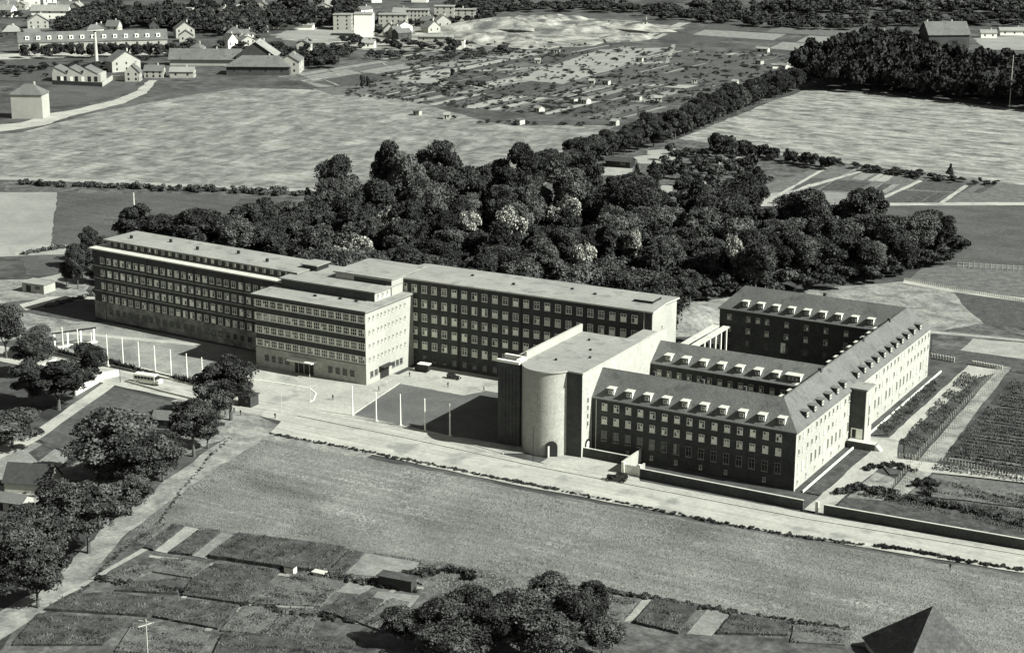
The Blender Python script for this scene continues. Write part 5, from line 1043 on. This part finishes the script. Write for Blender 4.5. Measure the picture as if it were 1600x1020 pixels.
# masts and fences
def mast(px, py, h, r_, label, m=offw, name='mast'):
    x, y = G(px, py); o = cyl(r_, h, m, 6, r_ * .8).build(name, None, (x, y, 0)); tag(o, label, 'mast'); return o
m1 = mast(1577, 170, 30, .22, 'thin pale mast in front of the far wood at the right edge'); mast(211, 348, 12, .35, 'single thin pale pole in the dark pasture')
mast(833, 721, 9, .09, 'thin dark lamp post beside the apse', dark, 'lamp_post'); mast(440, 645, 8, .08, 'thin lamp post on the forecourt', offw, 'lamp_post'); mast(485, 628, 8, .08, 'thin lamp post at the curved kerb', offw, 'lamp_post'); mast(188, 598, 7, .1, 'thin dark lamp post near the diagonal path', dark, 'lamp_post')
up = empty('utility_pole', (*G(232, 1040), 0)); tag(up, 'wooden utility pole with cross arms at the lower left', 'pole'); MB().tube([(0, 0, 0), (0, 0, 9.5)], [.12, .09], conc, 8).build('shaft', up)
for z, a in ((8.9, .2), (8.3, 1.2)): BX(-1.6, 1.6, -.06, .06, z, z + .15, offw).build('cross_arm', up, (0, 0, 0), a)
for k, (dx, dy) in enumerate([(-14, -22), (18, -14), (10, 20)]): MB().tube([(0, 0, 8.7), (dx * .5, dy * .5, 7.2), (dx, dy, 7.0)], [.012] * 3, MATS['grey_stone_frame'], 4).build('wire', up)
def posts(pts, n, h, r_, label, name='fence', rail=True, m=offw):
    P = [G(*p) for p in pts]; t = empty(name, (P[0][0], P[0][1], 0)); tag(t, label, 'fence'); pm = MB().box(-r_, r_, -r_, r_, 0, h, m).mesh('post')
    D = [0]; 
    for a, b in zip(P[:-1], P[1:]): D.append(D[-1] + math.dist(a, b))
    def at(s):
        for i in range(len(P) - 1):
            if s <= D[i + 1] + 1e-6: f_ = (s - D[i]) / (D[i + 1] - D[i]); return P[i][0] + (P[i + 1][0] - P[i][0]) * f_ - P[0][0], P[i][1] + (P[i + 1][1] - P[i][1]) * f_ - P[0][1]
    for k in range(n): x, y = at(D[-1] * k / (n - 1)); link('post', pm, t, (x, y, 0))
    if rail:
        for i in range(len(P) - 1):
            for z in (h * .45, h * .9): MB().tube([(P[i][0] - P[0][0], P[i][1] - P[0][1], z), (P[i + 1][0] - P[0][0], P[i + 1][1] - P[0][1], z)], [.05, .05], m, 4).build('rail', t)
    return t
posts([(1496, 418), (1600, 424)], 13, 2.0, .12, 'white post fence across the right hand pasture')
posts([(1385, 774), (1440, 706), (1500, 640), (1560, 578)], 52, 1.6, .07, 'left espalier fence of the kitchen garden path', rail=False); posts([(1400, 778), (1455, 708), (1512, 645), (1572, 582)], 52, 1.6, .07, 'right espalier fence of the kitchen garden path', rail=False)
posts([(1412, 438), (1480, 451), (1600, 472)], 60, 1.0, .1, 'white fence along the path at the wood corner', rail=True)
posts([(1455, 560), (1490, 566)], 9, 1.6, .2, 'short row of white posts beyond the far end of the east wing', rail=False)
posts([(1520, 570), (1565, 578)], 12, 1.3, .25, 'row of white posts at the right edge crossing', rail=False)
posts([(1405, 716), (1500, 728), (1600, 752)], 40, 1.4, .07, 'thin stake row across the kitchen garden', rail=False)
# spoil heaps round the sand pit
for px, py, r_, h_ in [(760, 62, 26, 7), (800, 44, 40, 11), (850, 38, 34, 9), (900, 48, 30, 6), (950, 44, 36, 8), (820, 66, 22, 5), (700, 72, 18, 4), (980, 60, 20, 4)]:
    b = MB(); x0, y0 = G(px, py); R3 = random.Random(px); K = 18; rim = [[None] * K for _ in range(5)]
    for q, (rf_, zf) in enumerate([(1, 0), (.8, .35), (.55, .75), (.3, .95), (.02, 1)]):
        for k in range(K): a = 2 * math.pi * k / K; g_ = rf_ * r_ * R3.uniform(.82, 1.18); rim[q][k] = (g_ * math.cos(a) * 1.6, g_ * math.sin(a), .1 + zf * h_ * .7 * R3.uniform(.8, 1.15))
    for q in range(4):
        for k in range(K): n_ = (k + 1) % K; b.face([rim[q][k], rim[q][n_], rim[q + 1][n_], rim[q + 1][k]], sand)
    o = b.build('spoil_heap', None, (x0, y0, 0), R3.uniform(0, 3)); o['kind'] = 'structure'
# sand mound in the gap between the blocks
md = MB(); rr_ = 24; mx, my = G(1078, 502)
for k in range(rr_): 
    a, b_ = 2 * math.pi * k / rr_, 2 * math.pi * (k + 1) / rr_
    rings = [(13, 0.02), (10, 1.2), (6, 3.2), (2.5, 4.4), (0.1, 4.7)]
    for (r1, z1), (r2, z2) in zip(rings[:-1], rings[1:]): md.face([(r1 * math.cos(a), r1 * 1.5 * math.sin(a), z1), (r1 * math.cos(b_), r1 * 1.5 * math.sin(b_), z1), (r2 * math.cos(b_), r2 * 1.5 * math.sin(b_), z2), (r2 * math.cos(a), r2 * 1.5 * math.sin(a), z2)], scrubp)
o = md.build('mound', None, (mx, my, 0)); o['kind'] = 'structure'
print('objects', len(bpy.data.objects))
